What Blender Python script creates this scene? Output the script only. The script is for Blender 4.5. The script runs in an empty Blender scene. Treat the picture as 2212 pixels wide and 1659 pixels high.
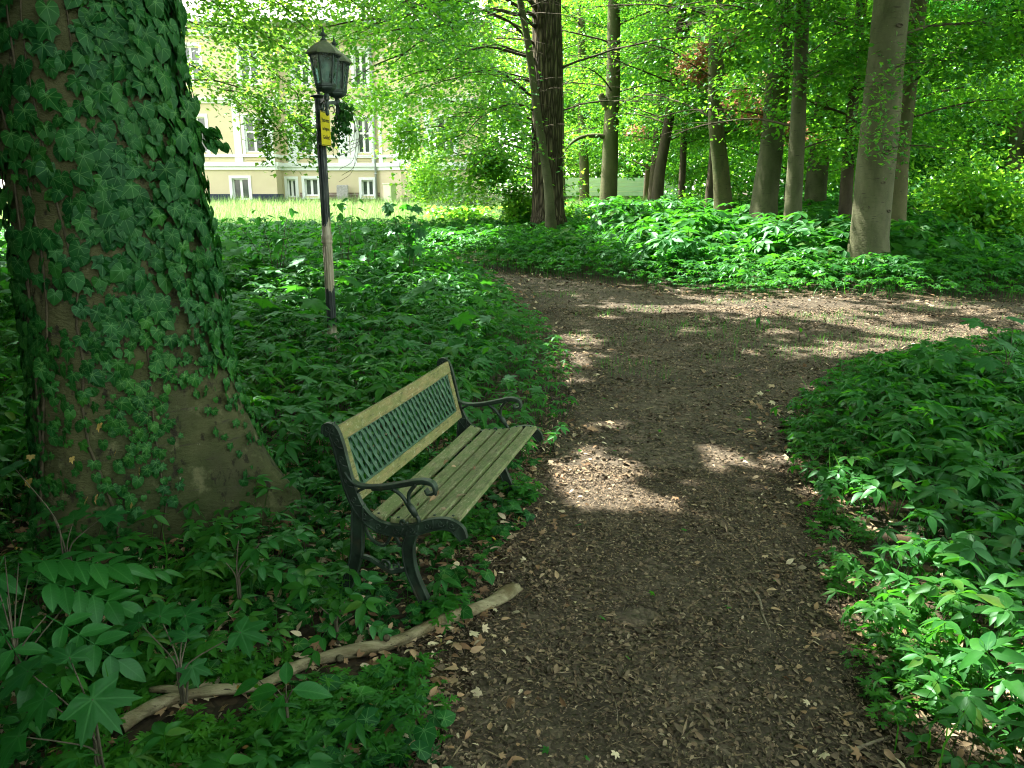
import bpy, math, random
import numpy as np
from mathutils import Vector, Matrix
random.seed(11); rng = np.random.default_rng(11)
C = bpy.context.scene.collection
PI = math.pi; R_ = math.radians
# ------------------------------------------------------------------ camera model (photo measured at 2212 x 1659)
CAMH, PITCH, FPX = 1.65, R_(14.0), 1660.0
SUN_AZ, SUN_EL = R_(-55), R_(57)            # azimuth clockwise from +Y: the sun stands left, beyond the house
SD = np.array([math.sin(SUN_AZ)*math.cos(SUN_EL), math.cos(SUN_AZ)*math.cos(SUN_EL), math.sin(SUN_EL)])
def ray(u, v):
    x, y = (u-1106)/FPX, -(v-829.5)/FPX
    return np.array([x, math.cos(PITCH)+y*math.sin(PITCH), -math.sin(PITCH)+y*math.cos(PITCH)])
def gz(x, y):
    """height of the terrain: flat near, a gentle rise towards the lawn and the house"""
    x = np.asarray(x, float); y = np.asarray(y, float)
    t = (np.clip(y, -50, 60)-13)/2.0
    rise = .031*2.0*np.logaddexp(0, t)
    return rise + .018*np.sin(x*1.3+.7)*np.sin(y*1.1) + .012*np.sin(x*2.9+y*1.7)
def gpt(u, v, z=0.0):
    """ground point seen at a pixel (terrain + z)"""
    d = ray(u, v); t = (CAMH-z)/max(-d[2], .02)
    for _ in range(40):
        t2 = (CAMH - z - float(gz(d[0]*t, d[1]*t)))/max(-d[2], 1e-3)
        t = .5*t+.5*min(max(t2, .5), 70)
    return np.array([d[0]*t, d[1]*t, float(gz(d[0]*t, d[1]*t))+z])
def apt(u, v, Y):
    d = ray(u, v); t = Y/d[1]
    return np.array([d[0]*t, Y, CAMH+d[2]*t])
def project(P):
    P = np.asarray(P, float); X, Y, Z = P[..., 0], P[..., 1], P[..., 2]-CAMH
    f = Y*math.cos(PITCH)-Z*math.sin(PITCH); up = Y*math.sin(PITCH)+Z*math.cos(PITCH)
    f = np.where(np.abs(f) < 1e-4, 1e-4, f)
    return 1106+FPX*X/f, 829.5-FPX*up/f, f
def sm(a, b, x):
    t = np.clip((x-a)/(b-a), 0, 1); return t*t*(3-2*t)
def wob(x, y, s=1.0, k=0):
    """cheap smooth noise in -1..1"""
    x = np.asarray(x)*s; y = np.asarray(y)*s
    return (np.sin(x*1.7+y*.9+k)+np.sin(-x*1.1+y*2.3+1.3*k+2)+np.sin(x*3.1+y*2.7+k*.7+4)*.6+np.sin(x*2.2-y*3.9+k)*.5)/3.1
# ------------------------------------------------------------------ materials
def new_mat(name):
    m = bpy.data.materials.new(name); m.use_nodes = True; m.node_tree.nodes.clear(); return m, m.node_tree
def nd(nt, typ, ins=None, **props):
    n = nt.nodes.new('ShaderNode'+typ)
    for k, v in props.items(): setattr(n, k, v)
    for k, v in (ins or {}).items():
        s = n.inputs[k]
        if isinstance(v, bpy.types.NodeSocket): nt.links.new(v, s)
        else:
            if hasattr(v, '__len__') and len(v) == 3 and s.type == 'RGBA': v = (*v, 1)
            s.default_value = v
    return n
def ramp(nt, fac, stops, interp='LINEAR'):
    n = nd(nt, 'ValToRGB', {0: fac}); cr = n.color_ramp; cr.interpolation = interp
    while len(cr.elements) < len(stops): cr.elements.new(.5)
    for e, (p, c) in zip(cr.elements, stops):
        e.position = p; e.color = (*c, 1) if len(c) == 3 else c
    return n.outputs[0]
def mth(nt, op, a, b=0.0, c=0.0):
    n = nd(nt, 'Math', operation=op)
    for i, v in enumerate((a, b, c)):
        if isinstance(v, bpy.types.NodeSocket): nt.links.new(v, n.inputs[i])
        else: n.inputs[i].default_value = v
    return n.outputs[0]
def mixc(nt, fac, a, b, blend='MIX'):
    n = nd(nt, 'Mix', data_type='RGBA', blend_type=blend)
    for i, v in ((0, fac), (6, a), (7, b)):
        if isinstance(v, bpy.types.NodeSocket): nt.links.new(v, n.inputs[i])
        else: n.inputs[i].default_value = (*v, 1) if hasattr(v, '__len__') else v
    return n.outputs[2]
def finish(nt, shader):
    o = nd(nt, 'OutputMaterial'); nt.links.new(shader, o.inputs[0])
def leaf_mat(name, cols, tcols, trans=.45, gloss=.10, rough=.38, veins=None, vein_col=(.16, .26, .10)):
    """leaf: diffuse + light coming through + a waxy sheen; colour differs from leaf to leaf"""
    m, nt = new_mat(name)
    geo = nd(nt, 'NewGeometry'); rnd = geo.outputs['Random Per Island']
    n = len(cols)
    col = ramp(nt, rnd, [(i/(n-1), c) for i, c in enumerate(cols)])
    n = len(tcols); tcol = ramp(nt, rnd, [(i/(n-1), c) for i, c in enumerate(tcols)])
    if veins:
        uv = nd(nt, 'UVMap', uv_map='UVMap'); sp = nd(nt, 'SeparateXYZ', {0: uv.outputs[0]})
        x, y = sp.outputs[0], sp.outputs[1]
        if veins == 'palmate':
            a = mth(nt, 'ARCTAN2', x, y); k = .82
            f = mth(nt, 'FRACT', mth(nt, 'ADD', mth(nt, 'DIVIDE', a, k), 10.5))
            da = mth(nt, 'MULTIPLY', mth(nt, 'SUBTRACT', f, .5), k)
            r = mth(nt, 'SQRT', mth(nt, 'ADD', mth(nt, 'MULTIPLY', x, x), mth(nt, 'MULTIPLY', y, y)))
            d = mth(nt, 'ABSOLUTE', mth(nt, 'MULTIPLY', r, da))
            mask = mth(nt, 'LESS_THAN', d, mth(nt, 'SUBTRACT', .022, mth(nt, 'MULTIPLY', r, .014)))
        else:
            ax = mth(nt, 'ABSOLUTE', x)
            m1 = mth(nt, 'LESS_THAN', ax, .014)
            f = mth(nt, 'FRACT', mth(nt, 'MULTIPLY', mth(nt, 'SUBTRACT', y, mth(nt, 'MULTIPLY', ax, .9)), 9.0))
            m2 = mth(nt, 'MULTIPLY', mth(nt, 'LESS_THAN', mth(nt, 'ABSOLUTE', mth(nt, 'SUBTRACT', f, .5)), .07), .5)
            mask = mth(nt, 'MAXIMUM', m1, m2)
        col = mixc(nt, mth(nt, 'MULTIPLY', mask, .75), col, vein_col)
    tc = nd(nt, 'TexCoord')
    nz = nd(nt, 'TexNoise', {'Vector': tc.outputs['Object'], 'Scale': 60.0, 'Detail': 2.0})
    col = mixc(nt, .35, col, ramp(nt, nz.outputs[0], [(.3, (.55, .55, .55)), (.7, (1.35, 1.35, 1.3))]), 'MULTIPLY')
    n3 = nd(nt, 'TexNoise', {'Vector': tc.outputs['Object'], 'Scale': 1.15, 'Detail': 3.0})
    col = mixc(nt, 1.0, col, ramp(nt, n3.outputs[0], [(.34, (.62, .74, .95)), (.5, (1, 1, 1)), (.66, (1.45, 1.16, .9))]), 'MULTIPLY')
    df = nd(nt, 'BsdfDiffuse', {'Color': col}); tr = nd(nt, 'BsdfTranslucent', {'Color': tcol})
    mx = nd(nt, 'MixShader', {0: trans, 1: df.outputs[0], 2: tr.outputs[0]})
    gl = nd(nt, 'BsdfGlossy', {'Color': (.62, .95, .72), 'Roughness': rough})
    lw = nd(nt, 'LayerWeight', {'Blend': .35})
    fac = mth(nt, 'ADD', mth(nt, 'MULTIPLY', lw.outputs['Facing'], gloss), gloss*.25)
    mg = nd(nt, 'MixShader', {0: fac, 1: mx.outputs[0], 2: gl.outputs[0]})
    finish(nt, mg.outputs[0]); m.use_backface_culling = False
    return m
def surf_mat(name, stops, scale=(4, 4, 4), detail=8, rough=.85, bump=.4, bscale=None, bdist=.02, second=None, spec=.3, metal=0.0, rnd_isl=None):
    """noise coloured surface with bump; second = (scale, colour, lo, hi) an overlay of patches"""
    m, nt = new_mat(name)
    tc = nd(nt, 'TexCoord'); mp = nd(nt, 'Mapping', {'Vector': tc.outputs['Object'], 'Scale': scale})
    nz = nd(nt, 'TexNoise', {'Vector': mp.outputs[0], 'Scale': 1.0, 'Detail': detail, 'Roughness': .62})
    col = ramp(nt, nz.outputs[0], stops)
    for s in (second or []):
        mp2 = nd(nt, 'Mapping', {'Vector': tc.outputs['Object'], 'Scale': s[0]})
        n2 = nd(nt, 'TexNoise', {'Vector': mp2.outputs[0], 'Scale': 1.0, 'Detail': 6.0, 'Roughness': .65})
        f = ramp(nt, n2.outputs[0], [(s[2], (0, 0, 0)), (s[3], (1, 1, 1))])
        col = mixc(nt, f, col, s[1])
    if rnd_isl:
        geo = nd(nt, 'NewGeometry')
        col = mixc(nt, 1.0, col, ramp(nt, geo.outputs['Random Per Island'], rnd_isl), 'MULTIPLY')
    b = nd(nt, 'BsdfPrincipled', {'Base Color': col, 'Roughness': rough, 'Specular IOR Level': spec, 'Metallic': metal})
    if bump:
        mp3 = nd(nt, 'Mapping', {'Vector': tc.outputs['Object'], 'Scale': bscale or scale})
        n3 = nd(nt, 'TexNoise', {'Vector': mp3.outputs[0], 'Scale': 1.0, 'Detail': 8.0, 'Roughness': .65})
        bp = nd(nt, 'Bump', {'Height': n3.outputs[0], 'Strength': bump, 'Distance': bdist})
        nt.links.new(bp.outputs[0], b.inputs['Normal'])
    finish(nt, b.outputs[0]); return m
# ------------------------------------------------------------------ object helpers
def tag(o, label=None, cat=None, group=None, kind=None):
    if label: o['label'] = label
    if cat: o['category'] = cat
    if group: o['group'] = group
    if kind: o['kind'] = kind
    return o
def empty(name, loc, rz=0.0, label=None, cat=None, group=None):
    o = bpy.data.objects.new(name, None); C.objects.link(o); o.empty_display_size = .2
    o.location = [float(a) for a in loc]; o.rotation_euler = (0, 0, rz)
    return tag(o, label, cat, group)
def link(name, me, mat, parent=None):
    if mat: me.materials.append(mat)
    o = bpy.data.objects.new(name, me); C.objects.link(o)
    if parent: o.parent = parent
    return o
class MB:
    """collects boxes, tubes, lathes and prisms; build() links them as one mesh"""
    def __init__(s): s.V = []; s.F = []; s.S = []
    def add(s, V, F, smooth=False):
        o = len(s.V); s.V += [tuple(float(c) for c in v) for v in V]
        s.F += [tuple(i+o for i in f) for f in F]; s.S += [smooth]*len(F); return s
    def box(s, c, d, M=None):
        V = [np.array([x*d[0]/2, y*d[1]/2, z*d[2]/2]) for x in (-1, 1) for y in (-1, 1) for z in (-1, 1)]
        if M is not None: V = [M @ v for v in V]
        V = [v+np.array(c) for v in V]
        return s.add(V, [(0, 1, 3, 2), (4, 6, 7, 5), (0, 4, 5, 1), (2, 3, 7, 6), (0, 2, 6, 4), (1, 5, 7, 3)])
    def span(s, p0, p1, d, up=(0, 0, 1)):
        """box from p0 to p1, cross-section d = (side, up)"""
        p0, p1 = np.array(p0, float), np.array(p1, float); a = p1-p0; L = np.linalg.norm(a); a /= L
        u = np.array(up, float); u = u-a*np.dot(u, a); u /= np.linalg.norm(u); w = np.cross(a, u)
        return s.box((p0+p1)/2, (L, d[0], d[1]), np.stack([a, w, u], 1))
    def tube(s, P, r, n=8, cap=True, smooth=True, squash=None):
        P = np.asarray(P, float); k = len(P); r = np.full(k, r) if np.isscalar(r) else np.asarray(r, float)
        T = np.gradient(P, axis=0); T /= np.linalg.norm(T, axis=1)[:, None]+1e-9
        ref = np.array([0, 0, 1.]) if abs(T[0][2]) < .9 else np.array([1., 0, 0])
        V = []; a = np.arange(n)*2*PI/n; u = ref
        for i in range(k):
            u = u-T[i]*np.dot(u, T[i]); u /= np.linalg.norm(u)+1e-9; w = np.cross(T[i], u)
            V += list(P[i]+r[i]*(np.cos(a)[:, None]*u+np.sin(a)[:, None]*w))
        F = [(i*n+j, i*n+(j+1) % n, (i+1)*n+(j+1) % n, (i+1)*n+j) for i in range(k-1) for j in range(n)]
        s.add(V, F, smooth)
        if cap:
            o = len(s.V)-k*n
            s.F += [tuple(o+j for j in range(n))[::-1], tuple(o+(k-1)*n+j for j in range(n))]; s.S += [False, False]
        return s
    def lathe(s, prof, c=(0, 0, 0), n=16, smooth=True, rot=0.0):
        a = np.arange(n)*2*PI/n+rot; V = []
        for r, z in prof: V += [(c[0]+r*math.cos(t), c[1]+r*math.sin(t), c[2]+z) for t in a]
        k = len(prof)
        F = [(i*n+j, i*n+(j+1) % n, (i+1)*n+(j+1) % n, (i+1)*n+j) for i in range(k-1) for j in range(n)]
        F += [tuple(range(n))[::-1], tuple((k-1)*n+j for j in range(n))]
        return s.add(V, F, smooth)
    def band(s, P, w, t, axis=(1, 0, 0)):
        """flat bar swept along P: w in the plane across the path, t along axis"""
        P = np.asarray(P, float); ax = np.array(axis, float); k = len(P)
        w = np.full(k, w) if np.isscalar(w) else np.asarray(w)
        T = np.gradient(P, axis=0); T /= np.linalg.norm(T, axis=1)[:, None]+1e-9
        N = np.cross(ax, T); V = []
        for i in range(k):
            V += [P[i]+N[i]*w[i]/2+ax*t/2, P[i]-N[i]*w[i]/2+ax*t/2, P[i]-N[i]*w[i]/2-ax*t/2, P[i]+N[i]*w[i]/2-ax*t/2]
        F = [(i*4+j, i*4+(j+1) % 4, i*4+4+(j+1) % 4, i*4+4+j) for i in range(k-1) for j in range(4)]
        F += [(3, 2, 1, 0), tuple((k-1)*4+j for j in range(4))]
        return s.add(V, F)
    def build(s, name, mat, parent=None, bevel=0.0):
        me = bpy.data.meshes.new(name); me.from_pydata(s.V, [], s.F); me.update()
        me.polygons.foreach_set('use_smooth', s.S)
        o = link(name, me, mat, parent)
        if bevel:
            b = o.modifiers.new('Bevel', 'BEVEL'); b.width = bevel; b.segments = 2; b.limit_method = 'ANGLE'
        return o
def spline(P, n=8):
    """Catmull-Rom through the points"""
    P = np.asarray(P, float); Q = np.vstack([2*P[0]-P[1], P, 2*P[-1]-P[-2]]); out = []
    for i in range(1, len(Q)-2):
        a, b, c, d = Q[i-1], Q[i], Q[i+1], Q[i+2]
        for t in np.arange(n)/n:
            out.append(.5*((2*b)+(c-a)*t+(2*a-5*b+4*c-d)*t*t+(3*b-a-3*c+d)*t**3))
    out.append(P[-1]); return np.array(out)
# ------------------------------------------------------------------ leaves: templates and bulk scattering
class T:
    def __init__(s, V, F, uv=None):
        s.V = np.array(V, float); s.F = [tuple(f) for f in F]
        s.uv = np.array(uv, float) if uv is not None else s.V[:, :2].copy()
        s.loops = np.array([i for f in s.F for i in f]); s.tot = np.array([len(f) for f in s.F])
def tmerge(parts):
    """parts: list of (template, 3x3 matrix, offset)"""
    V, F, UV = [], [], []; o = 0
    for t, M, p in parts:
        V.append(t.V @ np.asarray(M).T+np.asarray(p)); F += [tuple(i+o for i in f) for f in t.F]; UV.append(t.uv); o += len(t.V)
    return T(np.vstack(V), F, np.vstack(UV))
def rot(yaw=0., tilt=0., roll=0.):
    """stacked rotations: roll about the leaf axis (+Y), tilt lifts the tip, yaw turns it"""
    yaw, tilt, roll = np.broadcast_arrays(*[np.asarray(a, float) for a in (yaw, tilt, roll)])
    def mk(a, k):
        c, s, z, o = np.cos(a), np.sin(a), np.zeros_like(a), np.ones_like(a)
        m = {'z': [[c, -s, z], [s, c, z], [z, z, o]], 'x': [[o, z, z], [z, c, -s], [z, s, c]], 'y': [[c, z, s], [z, o, z], [-s, z, c]]}[k]
        return np.moveaxis(np.array(m), (0, 1), (-2, -1))
    return mk(yaw, 'z') @ mk(tilt, 'x') @ mk(roll, 'y')
class Bulk:
    def __init__(s): s.v = []; s.l = []; s.t = []; s.u = []; s.n = 0
    def add(s, t, P, Rm, S):
        P = np.asarray(P, float)
        if len(P) == 0: return s
        S = np.asarray(S, float); S = S[:, None, None] if S.ndim == 1 else S[:, None, :]
        V = np.einsum('nij,nvj->nvi', Rm, t.V[None]*S)+P[:, None, :]
        N, nv = len(P), len(t.V)
        s.v.append(V.reshape(-1, 3).astype(np.float32))
        s.l.append((t.loops[None]+(np.arange(N)*nv)[:, None]+s.n).ravel())
        s.t.append(np.tile(t.tot, N)); s.u.append(np.tile(t.uv[t.loops], (N, 1)).astype(np.float32)); s.n += N*nv
        return s
    def build(s, name, mat, parent=None, smooth=False, uv=True):
        me = bpy.data.meshes.new(name)
        v = np.vstack(s.v); l = np.concatenate(s.l).astype(np.int32); t = np.concatenate(s.t).astype(np.int32)
        if parent is not None: v = v-np.array(parent.location, np.float32)
        me.vertices.add(len(v)); me.vertices.foreach_set('co', v.ravel())
        me.loops.add(len(l)); me.loops.foreach_set('vertex_index', l)
        me.polygons.add(len(t)); me.polygons.foreach_set('loop_start', np.concatenate([[0], np.cumsum(t)[:-1]]).astype(np.int32))
        if uv:
            me.uv_layers.new(name='UVMap'); me.uv_layers[0].data.foreach_set('uv', np.vstack(s.u).ravel())
        me.update(calc_edges=True)
        if smooth: me.polygons.foreach_set('use_smooth', np.ones(len(t), bool))
        return link(name, me, mat, parent)
def simple_leaf(w=.3, fold=.07):
    return T([(0, 0, 0), (-w, .42, fold), (0, 1, -.06), (w, .42, fold)], [(0, 3, 2), (0, 2, 1)])
def ovate(w=.25, segs=4, droop=.22, fold=.25, peak=.42, y0=0.0):
    V, F = [], []
    for i in range(segs+1):
        y = i/segs; p = (y**(math.log(.5)/math.log(peak))) if y > 0 else 0
        h = w*math.sin(PI*min(p, 1))**.85 if 0 < y < 1 else 0.004
        z = -droop*y*y
        V += [(-h, y+y0, z+fold*h), (0, y+y0, z), (h, y+y0, z+fold*h)]
    for i in range(segs):
        a = i*3
        F += [(a, a+1, a+4, a+3), (a+1, a+2, a+5, a+4)]
    return T(V, F)
def palm(pts, droop=.18, fold=.05):
    """lobed leaf from polar outline points (degrees, radius) of its right half"""
    L = [(a, r) for a, r in pts]; out = [(math.radians(a), r) for a, r in L]+[(-math.radians(a), r) for a, r in reversed(L) if 0 < a < 179]
    V = [(0, 0, 0)]; F = []
    for a, r in out:
        lobe = .5+.5*math.cos(a*4.2)
        V.append((.5*r*math.sin(a), .5*r*math.cos(a), -droop*.25*r*r+fold*.6*(1-lobe)))
    n = len(out)
    for a, r in out:
        lobe = .5+.5*math.cos(a*4.2)
        V.append((r*math.sin(a), r*math.cos(a), -droop*r*r+fold*(1-lobe)))
    for i in range(n):
        j = (i+1) % n; F += [(0, 1+j, 1+i), (1+i, 1+j, 1+n+j, 1+n+i)]
    return T(V, F)
MAPLE = palm([(0, 1), (5, .80), (9, .85), (14, .62), (21, .50), (31, .66), (35, .80), (40, .77), (47, .97), (53, .76), (58, .80), (64, .60), (74, .46), (87, .52), (95, .62), (105, .70), (113, .50), (128, .42), (145, .34), (165, .30), (176, .08)])
MAPLE_LO = palm([(0, 1), (12, .66), (22, .5), (36, .76), (47, .95), (60, .68), (74, .46), (100, .68), (125, .42), (160, .30), (178, .1)])
IVY = palm([(0, 1), (12, .74), (24, .56), (38, .62), (50, .78), (60, .62), (76, .48), (95, .56), (108, .60), (122, .50), (145, .36), (168, .26), (178, .06)], .22, .07)
IVYH = palm([(0, 1), (14, .84), (30, .72), (46, .68), (62, .60), (84, .55), (108, .55), (132, .52), (155, .42), (170, .25), (178, .06)], .25, .04)
HERB = palm([(0, 1), (7, .8), (12, .85), (20, .35), (33, .7), (40, .62), (47, .9), (54, .62), (62, .68), (74, .3), (90, .55), (100, .72), (112, .4), (140, .22), (178, .12)], .15, .08)
SIMPLE = simple_leaf(); SIMPLE_W = simple_leaf(.38, .09)
OV6 = ovate(.25, 6, .25); OV4 = ovate(.215, 5, .26, .3, .36); OV3 = ovate(.23, 3, .2, .3, .38); OVN = ovate(.15, 4, .3, .3, .34)
def stalk(h, r=.03, lean=.15):
    P = [(math.cos(a)*r, math.sin(a)*r, 0) for a in (0, 2.1, 4.2)]; Q = [(p[0]*.6, p[1]*.6+lean*h, h) for p in P]
    return T(P+Q, [(0, 1, 4, 3), (1, 2, 5, 4), (2, 0, 3, 5)], [(.1, 0)]*6)
def elder_unit(h, leaf, seed):
    """one ground-elder-like leaf on its stalk: 3 to 7 pointed leaflets spread flat"""
    r = random.Random(seed); top = np.array((0, .15*h, h)); parts = [(stalk(h), np.eye(3), (0, 0, 0))]
    n = r.choice((5, 5, 6, 7)); base = r.uniform(-.3, .3)
    for i in range(n):
        a = base+(i-(n-1)/2)*(4.4/n)+r.uniform(-.15, .15)
        s = r.uniform(.85, 1.15)*(1.15 if abs(i-(n-1)/2) < .8 else 1)
        M = rot(-a, r.uniform(-.35, .15), r.uniform(-.3, .3)).reshape(3, 3)*s
        off = top+M @ np.array((0, .22, 0))*.5/s*1.0*r.uniform(.3, 1.0)*1.0
        parts.append((T(leaf.V*1.0, leaf.F, leaf.uv), M, off))
    return tmerge(parts)
def pinnate(pairs, leaf, seed, taper=.8):
    """ash-like feathered leaf along +Y, length 1"""
    r = random.Random(seed); parts = []
    ys = np.linspace(.25, .9, pairs); zc = lambda y: -.22*y*y
    pts = [(0, y, zc(y)) for y in np.linspace(0, 1, 7)]
    mb = MB().tube(pts, [.010]*3+[.007]*4, 4, cap=False); parts.append((T(mb.V, mb.F, [(.1, 0)]*len(mb.V)), np.eye(3), (0, 0, 0)))
    for i, y in enumerate(ys):
        for sgn in (-1, 1):
            s = .42*(1-.25*abs(i-pairs*.55)/pairs)*r.uniform(.92, 1.08)
            M = rot(-sgn*(1.15-.35*y)+r.uniform(-.1, .1), r.uniform(-.25, .1), r.uniform(-.2, .2)).reshape(3, 3)*s
            parts.append((leaf, M, (0, y, zc(y))))
    parts.append((leaf, rot(0, -.3, 0).reshape(3, 3)*.44, (0, 1, zc(1))))
    return tmerge(parts)
SKY, SUN, EXPO = .145, 3.6, 3.2
# ------------------------------------------------------------------ materials of the scene
def G(*a): return [tuple(x) for x in a]
M = {}
M['elder'] = leaf_mat('elder_leaf', G((0.012, 0.082, 0.011), (0.019, 0.105, 0.012), (0.008, 0.068, 0.014), (0.026, 0.120, 0.012), (0.013, 0.086, 0.011), (0.016, 0.092, 0.012), (0.021, 0.110, 0.011), (0.010, 0.075, 0.012), (0.017, 0.100, 0.011), (0.052, 0.108, 0.012)),
                      G((0.052, 0.320, 0.016), (0.104, 0.400, 0.016), (0.052, 0.300, 0.023)), .42, .06, .45, 'pinnate', (0.026, 0.120, 0.019))
M['maple'] = leaf_mat('maple_leaf', G((0.008, 0.075, 0.012), (0.013, 0.092, 0.012), (0.009, 0.078, 0.017)), G((0.039, 0.300, 0.016), (0.065, 0.360, 0.016)), .42, .08, .45, 'palmate', (0.046, 0.170, 0.039))
M['ash'] = leaf_mat('ash_leaf', G((0.012, 0.095, 0.014), (0.017, 0.115, 0.016)), G((0.052, 0.320, 0.016), (0.078, 0.360, 0.023)), .42, .09, .42, 'pinnate', (0.058, 0.210, 0.047))
M['ivy'] = leaf_mat('ivy_leaf', G((0.007, 0.060, 0.011), (0.013, 0.085, 0.012), (0.005, 0.048, 0.010), (0.023, 0.110, 0.012)), G((0.026, 0.180, 0.016), (0.039, 0.220, 0.016)), .25, .045, .42, 'palmate', (0.091, 0.220, 0.055))
M['herb'] = leaf_mat('herb_leaf', G((0.021, 0.115, 0.011), (0.034, 0.145, 0.009), (0.016, 0.100, 0.014)), G((0.091, 0.360, 0.016), (0.117, 0.420, 0.016)), .42, .05, .5)
M['yellow_leaf'] = leaf_mat('yellow_leaf', G((.34, .24, .05), (.28, .17, .06), (.38, .31, .10)), G((.4, .28, .05), (.4, .25, .05)), .3, .05, .5)
M['beech'] = leaf_mat('beech_leaf', G((.012, .095, .016), (.020, .125, .016), (.010, .080, .020), (.030, .15, .016)), G((.16, .50, .02), (.25, .60, .03), (.12, .43, .02)), .50, .09, .4)
M['canopy'] = leaf_mat('canopy_leaf', G((.012, .085, .016), (.020, .11, .016)), G((.05, .30, .02), (.07, .34, .02)), .40, .05, .5)
M['lime'] = leaf_mat('lime_leaf', G((.045, .17, .018), (.07, .20, .018), (.04, .14, .018)), G((.24, .58, .05), (.36, .66, .06), (.18, .50, .04)), .52, .07, .42)
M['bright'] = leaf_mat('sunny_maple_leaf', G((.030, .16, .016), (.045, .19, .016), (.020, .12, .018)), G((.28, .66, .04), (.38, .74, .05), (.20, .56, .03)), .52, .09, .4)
M['copper'] = leaf_mat('copper_leaf', G((.22, .10, .075), (.28, .14, .10), (.16, .08, .06)), G((.5, .2, .12), (.55, .28, .18)), .45, .12, .4)
M['yew'] = leaf_mat('yew_leaf', G((.018, .050, .018), (.035, .07, .018), (.06, .075, .02)), G((.04, .12, .02), (.08, .15, .02)), .25, .06, .5)
M['grass'] = leaf_mat('grass_blade', G((.11, .24, .06), (.22, .30, .13), (.09, .22, .05), (.34, .36, .22)), G((.22, .46, .10), (.38, .5, .24), (.20, .42, .08)), .42, .04, .5)
M['woodgrass'] = leaf_mat('wood_grass_blade', G((.02, .13, .018), (.035, .17, .02)), G((.10, .4, .03), (.14, .45, .03)), .42, .05, .45)

def beech_bark(name, stops, moss=(.055, .075, .022), mlo=.52, mhi=.72, more=(), bd=.016):
    return surf_mat(name, stops, (3.2, 3.2, 1.6), 9, .82, .6, (9, 9, 22), bd,
                    [((1.4, 1.4, .8), moss, mlo, mhi), ((5, 5, 34), (.030, .027, .018), .60, .70), ((26, 26, 16), (.24, .235, .18), .66, .78), ((2.6, 2.6, .9), (.040, .040, .020), .58, .74)]+list(more), .25)
M['bark_ivy_tree'] = beech_bark('trunk_bark_brown', [(.3, (.022, .025, .009)), (.47, (.054, .057, .021)), (.6, (.072, .073, .031)), (.72, (.038, .042, .015))], (.022, .034, .008), .46, .66, [((9, 9, 9), (.098, .100, .048), .56, .68), ((20, 20, 12), (.014, .013, .006), .57, .64)], .035)
M['bark_beech'] = beech_bark('beech_bark', [(.28, (.034, .039, .017)), (.48, (.066, .072, .034)), (.72, (.104, .108, .060))], (.055, .062, .024), .55, .75)
M['knot'] = surf_mat('bark_knot', [(.3, (.030, .027, .016)), (.7, (.085, .078, .048))], (30, 30, 30), 5, .9, .4)
M['bark_green'] = beech_bark('algae_bark', [(.28, (.048, .052, .020)), (.5, (.080, .080, .034)), (.72, (.11, .105, .05))], (.042, .065, .016), .45, .65)
M['bark_dark'] = surf_mat('dark_bark', [(.3, (.035, .03, .02)), (.6, (.075, .062, .04)), (.8, (.10, .09, .05))], (6, 6, 2), 8, .9, .6, (20, 20, 4), .02, [((2, 2, 1), (.04, .06, .02), .55, .7)], .2)
def ridged_bark():
    m, nt = new_mat('ridged_oak_bark'); tc = nd(nt, 'TexCoord')
    mp = nd(nt, 'Mapping', {'Vector': tc.outputs['Object'], 'Scale': (17, 17, 2.1)})
    n0 = nd(nt, 'TexNoise', {'Vector': mp.outputs[0], 'Scale': 1.0, 'Detail': 3.0})
    vo = nd(nt, 'TexVoronoi', {'Vector': mixc(nt, .35, mp.outputs[0], n0.outputs['Color'], 'ADD'), 'Scale': .8}, feature='DISTANCE_TO_EDGE')
    h = ramp(nt, vo.outputs['Distance'], [(0, (0, 0, 0)), (.28, (1, 1, 1))])
    col = mixc(nt, h, (.022, .018, .012), ramp(nt, n0.outputs[0], [(.3, (.085, .070, .045)), (.7, (.15, .125, .085))]))
    bp = nd(nt, 'Bump', {'Height': h, 'Strength': .9, 'Distance': .05})
    b = nd(nt, 'BsdfPrincipled', {'Base Color': col, 'Roughness': .92, 'Specular IOR Level': .15, 'Normal': bp.outputs[0]})
    finish(nt, b.outputs[0]); return m
M['bark_oak'] = ridged_bark()
M['twig'] = surf_mat('twig_bark', [(.3, (.045, .04, .026)), (.7, (.10, .09, .06))], (20, 20, 20), 4, .9, .2)
M['vine'] = surf_mat('vine_bark', [(.3, (.030, .026, .014)), (.7, (.070, .060, .034))], (25, 25, 25), 5, .9, .4)

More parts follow.
